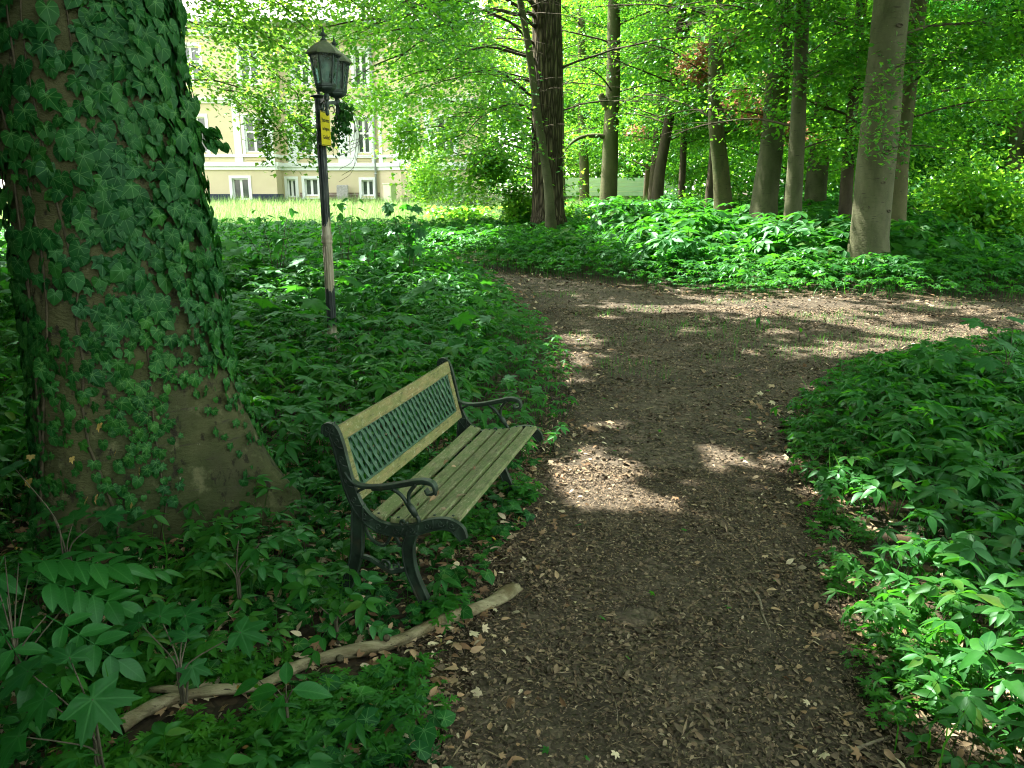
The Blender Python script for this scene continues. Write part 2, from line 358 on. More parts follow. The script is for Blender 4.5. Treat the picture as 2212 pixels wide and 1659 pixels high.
def soil(name, a, b, c, chip=38.0):
    m, nt = new_mat(name); tc = nd(nt, 'TexCoord'); co = tc.outputs['Object']
    mp = nd(nt, 'Mapping', {'Vector': co, 'Scale': (1, 1, 1)})
    wp = nd(nt, 'TexNoise', {'Vector': co, 'Scale': 9.0, 'Detail': 2.0})
    vec = mixc(nt, .12, mp.outputs[0], wp.outputs['Color'], 'ADD')
    v1 = nd(nt, 'TexVoronoi', {'Vector': vec, 'Scale': chip, 'Randomness': 1.0})
    v2 = nd(nt, 'TexVoronoi', {'Vector': vec, 'Scale': chip*2.3})
    sp = nd(nt, 'SeparateXYZ', {0: v1.outputs['Color']})
    chipc = ramp(nt, sp.outputs[0], [(0, a), (.35, b), (.7, b), (.88, c), (1, tuple(x*1.5 for x in c))])
    sp2 = nd(nt, 'SeparateXYZ', {0: v2.outputs['Color']})
    chipc = mixc(nt, .5, chipc, ramp(nt, sp2.outputs[1], [(0, a), (.6, b), (1, c)]))
    big = nd(nt, 'TexNoise', {'Vector': co, 'Scale': 1.3, 'Detail': 6.0, 'Roughness': .6})
    f = ramp(nt, big.outputs[0], [(.42, (1, 1, 1)), (.62, (.25, .25, .25))])
    col = mixc(nt, f, a, chipc)
    hgt = mth(nt, 'ADD', sp.outputs[1], mth(nt, 'MULTIPLY', v1.outputs['Distance'], -.8))
    bp = nd(nt, 'Bump', {'Height': hgt, 'Strength': .9, 'Distance': .012})
    bs = nd(nt, 'BsdfPrincipled', {'Base Color': col, 'Roughness': .9, 'Specular IOR Level': .2, 'Normal': bp.outputs[0]})
    finish(nt, bs.outputs[0]); return m
M['path'] = soil('path_bark_mulch', (.030, .025, .017), (.068, .054, .037), (.13, .104, .072), 34)
M['soil'] = soil('forest_soil', (.016, .013, .008), (.040, .030, .018), (.11, .075, .04), 22)
M['lawn'] = surf_mat('lawn_turf', [(.3, (.10, .17, .03)), (.6, (.19, .24, .06)), (.8, (.30, .30, .12))], (2, 2, 2), 8, .9, .5, (40, 40, 40), .03)

M['litter'] = surf_mat('leaf_litter_chips', [(.3, (.75, .75, .75)), (.7, (1.1, 1.05, 1.0))], (30, 30, 30), 3, .8, 0, spec=.25,
    rnd_isl=[(0, (.042, .033, .021)), (.3, (.076, .060, .039)), (.55, (.112, .088, .057)), (.78, (.155, .112, .069)), (.93, (.22, .17, .108)), (1, (.30, .25, .175))])
M['dry_leaf'] = surf_mat('dry_leaf', [(.3, (.7, .7, .7)), (.7, (1.1, 1.05, 1.0))], (18, 18, 18), 4, .75, .2, spec=.3,
    rnd_isl=[(0, (.14, .08, .04)), (.35, (.24, .15, .08)), (.65, (.34, .25, .15)), (.88, (.42, .36, .24)), (1, (.5, .44, .3))])
M['stick'] = surf_mat('stick_wood', [(.3, (.10, .08, .055)), (.7, (.24, .20, .14))], (60, 60, 60), 4, .85, .3)
M['log'] = surf_mat('debarked_branch', [(.25, (.070, .058, .032)), (.5, (.19, .165, .095)), (.75, (.32, .285, .18))], (4, 30, 30), 9, .8, .9, (9, 70, 70), .012,
                    [((5, 7, 7), (.10, .075, .034), .46, .60), ((7, 80, 80), (.035, .025, .015), .60, .66)], .25)

def slat_mat(name, a, b, c, algae):
    """weathered hardwood: grain along local X, green algae, pale worn flecks"""
    m, nt = new_mat(name); tc = nd(nt, 'TexCoord'); co = tc.outputs['Object']
    def nz(s, d=6.0, r=.6):
        mp = nd(nt, 'Mapping', {'Vector': co, 'Scale': s}); return nd(nt, 'TexNoise', {'Vector': mp.outputs[0], 'Scale': 1.0, 'Detail': d, 'Roughness': r}).outputs[0]
    g = nz((5, 90, 90)); col = ramp(nt, g, [(.28, a), (.5, b), (.72, c)])
    col = mixc(nt, ramp(nt, nz((9, 26, 26), 9, .75), [(.39, (0, 0, 0)), (.54, (1, 1, 1))]), col, algae)
    col = mixc(nt, ramp(nt, nz((38, 70, 70), 9, .8), [(.55, (0, 0, 0)), (.66, (1, 1, 1))]), col, (.36, .34, .24))
    col = mixc(nt, ramp(nt, nz((16, 34, 34), 9, .8), [(.52, (0, 0, 0)), (.66, (1, 1, 1))]), col, (.055, .062, .024))
    col = mixc(nt, ramp(nt, nz((12, 160, 160), 4), [(.62, (0, 0, 0)), (.70, (1, 1, 1))]), col, (.045, .035, .02))
    geo = nd(nt, 'NewGeometry')
    bp = nd(nt, 'Bump', {'Height': g, 'Strength': .5, 'Distance': .004})
    bs = nd(nt, 'BsdfPrincipled', {'Base Color': col, 'Roughness': .75, 'Specular IOR Level': .3, 'Normal': bp.outputs[0]})
    finish(nt, bs.outputs[0]); return m
M['slat'] = slat_mat('bench_slat_wood', (.10, .092, .048), (.185, .175, .095), (.27, .26, .16), (.115, .15, .055))
M['rail'] = slat_mat('bench_rail_wood', (.13, .10, .04), (.225, .18, .078), (.29, .24, .115), (.14, .15, .05))
M['iron'] = surf_mat('cast_iron_green', [(.3, (.007, .012, .008)), (.55, (.016, .032, .021)), (.75, (.045, .078, .052))], (14, 14, 14), 8, .5, .35, (60, 60, 60), .004, [((6, 6, 6), (.045, .035, .02), .60, .72)], .5, .25)
M['lattice'] = surf_mat('lattice_green', [(.3, (.018, .058, .032)), (.55, (.032, .088, .050)), (.8, (.075, .14, .085))], (12, 12, 12), 8, .5, .25, (50, 50, 50), .003, [((40, 40, 40), (.24, .30, .26), .66, .76)], .4)
M['lamp_iron'] = surf_mat('lamp_iron', [(.3, (.018, .032, .026)), (.6, (.042, .066, .054)), (.8, (.085, .12, .10))], (12, 12, 12), 8, .55, .3, (40, 40, 40), .004, [((7, 7, 7), (.13, .15, .11), .58, .74)], .4, .2)
M['lamp_roof'] = surf_mat('lamp_roof_metal', [(.3, (.06, .085, .05)), (.55, (.12, .145, .095)), (.8, (.19, .21, .14))], (9, 9, 9), 8, .7, .35, (30, 30, 30), .006, [((12, 12, 12), (.11, .15, .035), .52, .68)], .3, .1)
def lamp_glass():
    m, nt = new_mat('dusty_lamp_glass'); tc = nd(nt, 'TexCoord')
    nz = nd(nt, 'TexNoise', {'Vector': tc.outputs['Object'], 'Scale': 14.0, 'Detail': 6.0})
    col = ramp(nt, nz.outputs[0], [(.35, (.10, .20, .17)), (.65, (.30, .42, .36))])
    d = nd(nt, 'BsdfDiffuse', {'Color': col}); tl = nd(nt, 'BsdfTranslucent', {'Color': col})
    tp = nd(nt, 'BsdfTransparent', {'Color': (.42, .66, .58)}); g = nd(nt, 'BsdfGlossy', {'Roughness': .08})
    a = nd(nt, 'MixShader', {0: .5, 1: d.outputs[0], 2: tl.outputs[0]})
    b = nd(nt, 'MixShader', {0: .52, 1: a.outputs[0], 2: tp.outputs[0]})
    fr = nd(nt, 'Fresnel', {'IOR': 1.5}); c = nd(nt, 'MixShader', {0: fr.outputs[0], 1: b.outputs[0], 2: g.outputs[0]})
    finish(nt, c.outputs[0]); return m
M['lamp_glass'] = lamp_glass()
def post_mat():
    """flaking black paint over bare weathered timber between two heights; the edges of the bare zone are jagged"""
    m, nt = new_mat('post_flaking_paint'); tc = nd(nt, 'TexCoord'); sp = nd(nt, 'SeparateXYZ', {0: tc.outputs['Object']})
    mp = nd(nt, 'Mapping', {'Vector': tc.outputs['Object'], 'Scale': (18, 18, 5)}); nz = nd(nt, 'TexNoise', {'Vector': mp.outputs[0], 'Scale': 1.0, 'Detail': 3.0})
    z = mth(nt, 'ADD', sp.outputs[2], mth(nt, 'MULTIPLY', mth(nt, 'SUBTRACT', nz.outputs[0], .5), .30))
    bare = mth(nt, 'MULTIPLY', mth(nt, 'GREATER_THAN', z, .70), mth(nt, 'LESS_THAN', z, 1.36))
    bare = mth(nt, 'MAXIMUM', bare, mth(nt, 'LESS_THAN', z, .30))
    mp2 = nd(nt, 'Mapping', {'Vector': tc.outputs['Object'], 'Scale': (40, 40, 6)}); n2 = nd(nt, 'TexNoise', {'Vector': mp2.outputs[0], 'Scale': 1.0, 'Detail': 7.0})
    timber = ramp(nt, n2.outputs[0], [(.3, (.16, .14, .09)), (.55, (.30, .27, .19)), (.75, (.40, .38, .29))])
    paint = ramp(nt, n2.outputs[0], [(.3, (.008, .012, .012)), (.52, (.018, .027, .026)), (.68, (.09, .105, .095))])
    col = mixc(nt, bare, paint, timber)
    bp = nd(nt, 'Bump', {'Height': n2.outputs[0], 'Strength': .3, 'Distance': .006})
    bs = nd(nt, 'BsdfPrincipled', {'Base Color': col, 'Roughness': .55, 'Normal': bp.outputs[0]}); finish(nt, bs.outputs[0]); return m
M['post'] = post_mat()
M['sign'] = surf_mat('yellow_sign_plate', [(.3, (.46, .40, .015)), (.7, (.58, .50, .02))], (8, 8, 8), 4, .45, .05)
M['sign_ink'] = surf_mat('black_sign_ink', [(.3, (.012, .012, .010)), (.7, (.02, .02, .016))], (8, 8, 8), 2, .5, 0)
# the house
M['cream'] = surf_mat('cream_render', [(.3, (.54, .46, .31)), (.7, (.59, .51, .35))], (1.2, 1.2, 1.2), 6, .9, .08, (40, 40, 40), .01)
M['cream_panel'] = surf_mat('cream_panel_render', [(.3, (.52, .43, .27)), (.7, (.57, .48, .31))], (1.2, 1.2, 1.2), 6, .9, .08, (40, 40, 40), .01)
M['trim'] = surf_mat('white_stucco', [(.3, (.70, .73, .74)), (.7, (.76, .78, .78))], (2, 2, 2), 6, .85, .06, (40, 40, 40), .01)
M['frame'] = surf_mat('white_window_frame', [(.3, (.76, .77, .76)), (.7, (.80, .80, .80))], (4, 4, 4), 3, .45, 0)
M['plinth'] = surf_mat('dark_blue_plinth', [(.3, (.022, .030, .055)), (.7, (.032, .042, .075))], (2, 2, 2), 6, .7, .1, (20, 20, 20), .01)
M['pane'] = surf_mat('dark_window_glass', [(.3, (.045, .055, .05)), (.7, (.12, .135, .125))], (.8, .8, 1.6), 4, .06, 0, spec=.6)
M['zinc'] = surf_mat('zinc_pipe', [(.3, (.30, .33, .33)), (.7, (.42, .45, .45))], (6, 6, 2), 5, .5, .1, metal=.3)
M['utility'] = surf_mat('cabinet_paint', [(.3, (.55, .58, .42)), (.7, (.62, .64, .48))], (4, 4, 4), 4, .6, .05)
M['stone'] = surf_mat('grey_stone', [(.3, (.22, .21, .20)), (.7, (.38, .37, .35))], (12, 12, 12), 8, .9, .4, (30, 30, 30), .01)
M['board'] = surf_mat('pale_blue_board', [(.3, (.46, .58, .60)), (.7, (.54, .64, .66))], (1, 6, 6), 5, .6, .05)
def tiles(name, a, b, sx, sz, mortar):
    m, nt = new_mat(name); tc = nd(nt, 'TexCoord')
    br = nd(nt, 'TexBrick', {'Vector': tc.outputs['UV'], 'Color1': a, 'Color2': b, 'Mortar': mortar, 'Scale': 1.0, 'Mortar Size': .012, 'Brick Width': sx, 'Row Height': sz})
    bs = nd(nt, 'BsdfPrincipled', {'Base Color': br.outputs[0], 'Roughness': .6}); bp = nd(nt, 'Bump', {'Height': br.outputs['Fac'], 'Strength': -.5, 'Distance': .02})
    nt.links.new(bp.outputs[0], bs.inputs['Normal']); finish(nt, bs.outputs[0]); return m
M['brick'] = tiles('brown_brick', (.15, .10, .08), (.20, .14, .11), .42, .16, (.34, .30, .26))
M['roof'] = tiles('grey_slate_tiles', (.34, .34, .35), (.42, .42, .43), .34, .26, (.20, .20, .21))
# ------------------------------------------------------------------ ground, path, lawn
PATH_PX = [(925, 1720), (960, 1600), (1040, 1420), (1095, 1240), (1150, 1080), (1212, 950), (1242, 850), (1218, 765), (1150, 690), (1060, 612), (965, 588), (900, 580),
           (840, 572), (900, 566), (1000, 583), (1150, 600), (1350, 622), (1500, 642), (1650, 647), (1800, 642), (2000, 652), (2212, 655), (2500, 660),
           (2560, 740), (2212, 738), (2000, 772), (1850, 802), (1742, 850), (1692, 930), (1722, 1050), (1762, 1180), (1802, 1330), (1855, 1480), (1925, 1720)]
PATH = np.array([gpt(u, v)[:2] for u, v in PATH_PX])
PATH = np.vstack([PATH, [[PATH[-1][0]+.05, -3.5], [PATH[0][0]-.1, -3.5]]])
def inside(x, y, poly):
    x = np.asarray(x, float); y = np.asarray(y, float); r = np.zeros(x.shape, bool); n = len(poly)
    for i in range(n):
        x0, y0 = poly[i]; x1, y1 = poly[(i+1) % n]
        c = ((y0 > y) != (y1 > y)) & (x < (x1-x0)*(y-y0)/((y1-y0) if y1 != y0 else 1e-9)+x0)
        r ^= c
    return r
def edge_dist(x, y, poly):
    d = np.full(np.shape(x), 1e9); n = len(poly)
    for i in range(n):
        a, b = np.array(poly[i]), np.array(poly[(i+1) % n]); ab = b-a; L = max(ab @ ab, 1e-9)
        t = np.clip(((x-a[0])*ab[0]+(y-a[1])*ab[1])/L, 0, 1)
        d = np.minimum(d, np.hypot(x-a[0]-t*ab[0], y-a[1]-t*ab[1]))
    return d
def path_sd(x, y):
    """distance outside the path (negative on it)"""
    return np.where(inside(x, y, PATH), -1, 1)*edge_dist(x, y, PATH)
def grid_mesh(name, xs, ys, mat, dz=0.0, keep=None, extra=None):
    X, Y = np.meshgrid(xs, ys); Z = gz(X, Y)+dz
    if extra is not None: Z = Z+extra(X, Y)
    V = np.stack([X, Y, Z], -1).reshape(-1, 3); nx, ny = len(xs), len(ys)
    i, j = np.meshgrid(np.arange(nx-1), np.arange(ny-1)); a = (j*nx+i).ravel()
    F = np.stack([a, a+1, a+1+nx, a+nx], 1)
    if keep is not None: F = F[keep(V[F].mean(1))]
    used = np.unique(F); mp = np.full(len(V), -1); mp[used] = np.arange(len(used))
    me = bpy.data.meshes.new(name); me.from_pydata(V[used].tolist(), [], mp[F].tolist()); me.update()
    me.polygons.foreach_set('use_smooth', np.ones(len(F), bool))
    return link(name, me, mat)
xs = np.concatenate([np.linspace(-260, -26, 24), np.linspace(-25, 25, 201), np.linspace(26, 260, 24)])
ys = np.concatenate([np.linspace(-200, -8, 18), np.linspace(-7, 30, 186), np.linspace(31, 75, 45), np.linspace(82, 300, 20)])
tag(grid_mesh('ground', xs, ys, M['soil']), kind='structure')
px0, px1 = PATH[:, 0].min()-.5, PATH[:, 0].max()+.5
tag(grid_mesh('path', np.arange(px0, px1, .07), np.arange(-3.5, PATH[:, 1].max()+.5, .07), M['path'], .012,
              lambda c: path_sd(c[:, 0], c[:, 1]) < .06*wob(c[:, 0], c[:, 1], 4)), kind='structure')
LAWN = np.array([(-34, 23.5), (-4.2, 22.6), (-1.5, 24), (.5, 27), (3.2, 31), (12, 33), (16, 52), (-34, 52)])
tag(grid_mesh('lawn', np.arange(-34, 16, .5), np.arange(22, 52, .5), M['lawn'], .02, lambda c: inside(c[:, 0], c[:, 1], LAWN)), kind='structure')

# ------------------------------------------------------------------ where the sun comes through the canopy (world ellipses on the ground)
GAPS = []
def gap(u, v, ru, rv, p=1.0, rough=.5, z=.0):
    c, a, b = gpt(u, v, z), gpt(u+ru, v, z), gpt(u, v-rv, z)
    GAPS.append((c[0], c[1], max(abs(a[0]-c[0])*1.15, .08), max(abs(b[1]-c[1])*1.15, .08), min(1, p*1.15), rough*.75))
for g in [(1300, 1030, 105, 62, 1, .8), (1395, 1075, 45, 25, 1, .5), (1570, 985, 70, 28, 1, .9), (1325, 925, 45, 22, .8, .9), (1660, 1010, 50, 20, .7, 1),
          (1255, 735, 55, 16, .95, .6), (1265, 772, 60, 14, .8, .8), (1225, 795, 40, 26, .8, .8), (1235, 1065, 60, 30, .8, .9), (1400, 1130, 70, 22, .5, 1), (1500, 1100, 50, 12, .5, 1),
          (1330, 662, 60, 7, 1, .6), (1450, 668, 130, 9, .9, .9), (1650, 672, 130, 14, .95, .9), (1590, 655, 70, 10, .9, .9), (1800, 690, 80, 10, .8, .9), (1310, 688, 35, 6, .9, .5),
          (1985, 722, 120, 16, .95, .8), (1880, 752, 160, 16, .85, 1), (2090, 715, 70, 12, .9, .7), (1720, 765, 110, 12, .7, 1), (1500, 715, 50, 6, .8, .6),
          (1720, 1000, 50, 30, .8, .9), (1745, 1100, 30, 40, .6, .9), (1690, 1190, 25, 18, .5, .6), (1815, 1330, 30, 26, .6, .8), (1780, 1420, 25, 20, .5, .8), (985, 1140, 25, 16, 1, .4, .0), (1010, 985, 14, 8, .9, .3, .4)]:
    gap(*g)
for g in [(880, 745, 22, 9, 1, .3), (905, 805, 24, 10, 1, .3), (760, 900, 18, 8, .8, .4), (620, 720, 20, 6, .8, .4), (2070, 1215, 220, 130, 1, .5), (2170, 1330, 120, 80, 1, .6), (1950, 1000, 120, 30, 1, .6), (1860, 960, 70, 22, .9, .6), (2000, 890, 120, 14, .6, 1), (2180, 1520, 130, 90, 1, .6), (2040, 1430, 70, 50, .8, .8), (2080, 1100, 60, 25, .8, .8),
          (1500, 520, 190, 50, .88, 1.2), (1700, 590, 110, 24, .85, 1.2), (1350, 480, 90, 30, .8, 1.2), (1250, 600, 60, 10, .5, 1), (1780, 615, 60, 20, .9, 1), (1580, 620, 90, 16, .6, 1),
          (930, 550, 40, 14, .9, .8), (1000, 520, 110, 14, .9, 1), (2130, 480, 90, 40, .4, 1.2), (1620, 500, 60, 50, .8, 1)]:
    gap(*g, z=.35)
def sun_lit(x, y):
    """probability that the canopy is open for the ground point"""
    x = np.asarray(x, float); y = np.asarray(y, float); P = np.zeros(x.shape)
    n1 = wob(x, y, 2.6, 1); n2 = wob(x, y, 6.5, 3)
    for cx, cy, a, b, p, rg in GAPS:
        r = ((x-cx)/a)**2+((y-cy)/b)**2 + rg*(.55*n1+.45*n2)
        P = np.maximum(P, p*(1-sm(.75, 1.25, r)))
    open_lawn = sm(22.5, 25, y-.25*np.clip(x+2, 0, 30)+.6*wob(x, y, .8))*(1-.5*sm(2, 6, x))
    return np.maximum(P, open_lawn)
def shade_at(P, z=.1):
    """ground point that a canopy leaf at P shades"""
    P = np.asarray(P); k = (P[:, 2]-z-np.clip((P[:, 1]-13)*.031, 0, 1))/SD[2]
    return P[:, 0]-SD[0]*k, P[:, 1]-SD[1]*k
AIR = []         # (centre, radii, share) : foliage meant to catch sun; upper leaves in its beam are left out
def air(c, r, p=.9): AIR.append((np.array(c, float), np.array(r, float), p))
def in_air_beam(P):
    """share of removal for leaves that would stand between the sun and an open volume"""
    out = np.zeros(len(P))
    for c, r, p in AIR:
        q = (P-c)/r; d = SD/r; d = d/np.linalg.norm(d); t = q @ d; off = np.linalg.norm(q-t[:, None]*d, axis=1)
        out = np.maximum(out, p*(t > .9)*(1-sm(.8, 1.05, off)))
    return out
air(apt(590, 200, 11.7), (1.9, 1.9, 1.5), .92); air(apt(2130, 330, 20), (2.5, 2.5, 2.0), .85); air(apt(1250, 250, 30), (3, 3, 3), .6)
for u, v, Y, r, p in [(2000, 60, 17, 1.3, .85), (2150, 90, 20, 1.6, .85), (1700, 60, 19, 1.2, .8), (1850, 240, 17, .9, .85), (2090, 390, 16, 1.2, .85), (1420, 230, 25, 1.4, .8), (900, 120, 15.5, 1.3, .6), (1400, 120, 24, 1.5, .9), (1620, 190, 21, 1.4, .9), (1560, 330, 22, 1.1, .85), (1760, 120, 18, 1.2, .85), (1790, 330, 20, 1.0, .9), (2050, 130, 19, 1.6, .85), (2160, 240, 17, 1.0, .8), (1480, 20, 22, 1.6, .85), (1320, 330, 27, 1.6, .9), (1000, 240, 23, 2.0, .45), (1060, 380, 22, 1.5, .85), (1030, 60, 20, 1.6, .4), (1960, 330, 20, 1.1, .8), (1548, 145, 25.2, 1.3, 1.0), (1672, 225, 21.2, 1.2, 1.0)]:
    air(apt(u, v, Y), (r, r, r), p)
def keep_gap(P, zmin=1.2):
    gx, gy = shade_at(P)
    return (P[:, 2] < zmin) | ((rng.random(len(P)) > sun_lit(gx, gy)) & (rng.random(len(P)) > in_air_beam(P)))
# ------------------------------------------------------------------ trees
def trunk_mesh(P, r, n=20, seed=0, flare=.35, fl_h=.35, rough=.03):
    """tapered trunk along P (local), with root flare lobes and an uneven outline"""
    P = np.asarray(P, float); k = len(P); rs = np.random.default_rng(seed); ph = rs.random(4)*6.28
    a = np.arange(n)*2*PI/n; V = []
    for i in range(k):
        z = P[i][2]; f = flare*math.exp(-max(z, 0)/fl_h)
        lob = 1+f*(.75+.45*np.cos(3*a+ph[0])+.25*np.cos(5*a+ph[1]))
        ns = 1+rough*(np.sin(2*a+ph[2]+z*.9)+.6*np.sin(3*a-ph[3]+z*1.7)+.35*np.sin(7*a+z*4))
        rr = r[i]*lob*ns
        V += [(P[i][0]+rr[j]*math.cos(a[j]), P[i][1]+rr[j]*math.sin(a[j]), z) for j in range(n)]
    F = [(i*n+j, i*n+(j+1) % n, (i+1)*n+(j+1) % n, (i+1)*n+j) for i in range(k-1) for j in range(n)]+[tuple((k-1)*n+j for j in range(n))]
    mb = MB(); mb.add(V, F, True); return mb
def limb_points(p0, p1, sag=.08, n=10, wig=.05, seed=0):
    rs = np.random.default_rng(seed); p0, p1 = np.array(p0, float), np.array(p1, float); t = np.linspace(0, 1, n)[:, None]
    L = np.linalg.norm(p1-p0); P = p0+(p1-p0)*t
    P[:, 2] += (sag*L*np.sin(PI*t[:, 0])) ; w = rs.normal(0, wig*L*.35, (n, 3)); w[0] = 0; w[:, 2] *= .5
    return P+np.cumsum(w, 0)*.35
def sprays(p0, p1, r0, nleaf, lsize, leafT, seed, bulk, wood, sag=.08, spread=.55, flat=.07, subs=9, subl=.42, tilt=.42, droop=.25, start=.15, gapf=True, zmin=None):
    """a limb with side twigs carrying flat layers of leaves (world coordinates)"""
    rs = np.random.default_rng(seed); P = limb_points(p0, p1, sag, 12, .06, seed); L = np.linalg.norm(P[-1]-P[0])
    if wood is not None: wood.tube(P, np.linspace(r0, .006, len(P)), 6)
    segs = [(P[int(len(P)*max(start, .2)):], 1.0)]
    for i in range(subs):
        t = start+(1-start)*(i+rs.random())/subs; k = min(int(t*(len(P)-1)), len(P)-2); b = P[k]; d = P[k+1]-P[k]; d /= np.linalg.norm(d)
        sgn = 1 if i % 2 else -1; ang = rs.uniform(.6, 1.15)*sgn; c, s_ = math.cos(ang), math.sin(ang)
        h = np.array([d[0]*c-d[1]*s_, d[0]*s_+d[1]*c, d[2]*.4+rs.normal(0, .12)])
        l = L*subl*(1-.55*abs(t-.45))*rs.uniform(.6, 1.1)
        Q = limb_points(b, b+h*l+np.array([0, 0, -droop*l*.4]), .05, 6, .06, int(rs.integers(1e9))); segs.append((Q, l/L/subl))
        if wood is not None: wood.tube(Q, np.linspace(r0*.26, .0025, 6), 4)
    w = np.array([max(x[1], .2)*len(x[0])**0 for x in segs]); w /= w.sum(); Ps, Ys = [], []
    for (Q, _), ww in zip(segs, w):
        m = max(int(nleaf*ww), 3); t = rs.random(m)**.8*(len(Q)-1.001); k = t.astype(int); fr = (t-k)[:, None]
        base = Q[k]*(1-fr)+Q[k+1]*fr; d = Q[k+1]-Q[k]; yaw0 = np.arctan2(d[:, 1], d[:, 0])-PI/2
        lat = rs.normal(0, spread*.5, m); nrm = np.stack([-np.sin(yaw0+PI/2), np.cos(yaw0+PI/2), np.zeros(m)], 1)
        p = base+nrm*lat[:, None]; p[:, 2] += rs.normal(0, flat, m)-np.abs(lat)*.22
        p[:, :2] += rs.normal(0, spread*.15, (m, 2)); Ps.append(p); Ys.append(yaw0+np.sign(lat)*-rs.uniform(.2, 1.5, m))
    Pn, yw = np.vstack(Ps), np.concatenate(Ys); sel = keep_gap(Pn) if gapf else np.ones(len(Pn), bool)
    if zmin is not None: sel &= Pn[:, 2] > zmin
    Pn, yw = Pn[sel], yw[sel]; m = len(Pn)
    bulk.add(leafT, Pn, rot(yw, rs.normal(-droop, tilt, m), rs.normal(0, tilt, m)), lsize*rs.uniform(.65, 1.25, m))
def make_tree(name, label, pts, radii, bark, limbs=(), leaf='beech', lsize=.125, group=None, seed=1, flare=.35, extra=None, cat='tree', twig='bark_dark', n=20, height=15, leafT=None, zmin=None, rough=.03, flat=.24):
    """pts: world points of the trunk axis from the base up; limbs: (height, azimuth deg, length, rise, leaves[, spread])"""
    pts = np.array(pts, float); b = pts[0].copy(); d = pts[-1]-pts[-2]; d /= np.linalg.norm(d)
    if pts[-1][2]-b[2] < height: pts = np.vstack([pts, pts[-1]+d*((height-(pts[-1][2]-b[2]))/d[2])]); radii = list(radii)+[radii[-1]*.55]
    sp = spline(pts, 8); rr = np.interp(np.linspace(0, 1, len(sp)), np.linspace(0, 1, len(radii)), radii)
    e = empty(name, b, 0, label, cat, group)
    low = np.array([[0, 0, -.25], [0, 0, .06], [0, 0, .16], [0, 0, .32], [0, 0, .55]])
    loc = sp-b; s2 = loc[loc[:, 2] > .75]; r2 = rr[loc[:, 2] > .75]
    lowxy = low.copy(); f = low[:, 2:3]/max(s2[0][2], .1); lowxy[:, :2] = s2[0][:2]*np.clip(f, 0, 1)
    trunk_mesh(np.vstack([lowxy, s2]), np.concatenate([np.full(5, rr[0]), r2]), n, seed, flare, .3, rough).build('trunk', M[bark], e)
    bulk, wood = Bulk(), MB(); rs = np.random.default_rng(seed)
    woods = [MB() for _ in limbs] if 0 < len(limbs) <= 8 else [wood]
    for i, lm in enumerate(limbs):
        if len(limbs) <= 8: wood = woods[i]
        if len(lm) and isinstance(lm[0], (tuple, list, np.ndarray)):
            p0, p1, nl = lm[0], lm[1], lm[2]; spd = lm[3] if len(lm) > 3 else .55
            q = sp[np.argmin(np.abs(sp[:, 2]-max(p0[2]-.25*np.hypot(*(p0-b)[:2]), b[2]+1.2)))]; l_ = np.linalg.norm(np.array(p1)-p0)*.008
            if len(lm) < 5: wood.tube(spline([q, q*.45+p0*.55+np.array([0, 0, .06]), p0], 4), np.linspace(l_*1.7, max(.012, l_), 9), 6)
        else:
            h, az, L, rise, nl = lm[:5]; spd = lm[5] if len(lm) > 5 else .55
            k = np.argmin(np.abs(sp[:, 2]-b[2]-h)); p0 = sp[k]; a = R_(az); p1 = p0+L*np.array([math.cos(a), math.sin(a), rise])
        sprays(p0, p1, max(.010, np.linalg.norm(np.array(p1)-p0)*.007), nl, lsize, leafT or SIMPLE, seed*100+i, bulk, wood, spread=spd, zmin=zmin, flat=flat)
    for w_ in woods:
        w_.V = [tuple(np.array(v)-b) for v in w_.V]
        if w_.V: w_.build('branch' if len(limbs) <= 8 else 'branches', M[twig], e)
    return e, bulk, sp
CROWNS = []      # (empty, bulk, crown centre xy, leaf material)
def tree_px(name, label, px, Y, bark, limbs=(), extra_h=15, **kw):
    """trunk traced from the photograph at its own distance: px = [(u, v, width), ...] from the base up"""
    u0, v0, w0 = px[0]; pts, rad = [], []
    for i, (u, v, w) in enumerate(px):
        p = apt(u, v, Y); d = ray(u, v); rad.append(w/2/FPX*(Y/d[1]))
        if i == 0: p[2] = float(gz(p[0], p[1]))-.02
        pts.append(p)
    leaf = kw.pop('leaf', 'beech')
    e, bulk, sp = make_tree(name, label, pts, rad, bark, limbs, height=extra_h, **kw)
    e['group'] = 'trees of the wood beyond the path'
    CROWNS.append([e, bulk, sp[-1][:2], leaf]); return e, bulk, sp
def auto_limbs(seed, n, h0, h1, L, nl_, rise=(-.02, .25), az=None):
    rs = np.random.default_rng(seed); out = []
    for i in range(n):
        nl = int(nl_*1.55)
        out.append((h0+(h1-h0)*(i+rs.random())/n, (rs.uniform(*az) if az else (i*137.5+rs.uniform(-25, 25)) % 360), L*rs.uniform(.65, 1.15), rs.uniform(*rise), nl))
    return out

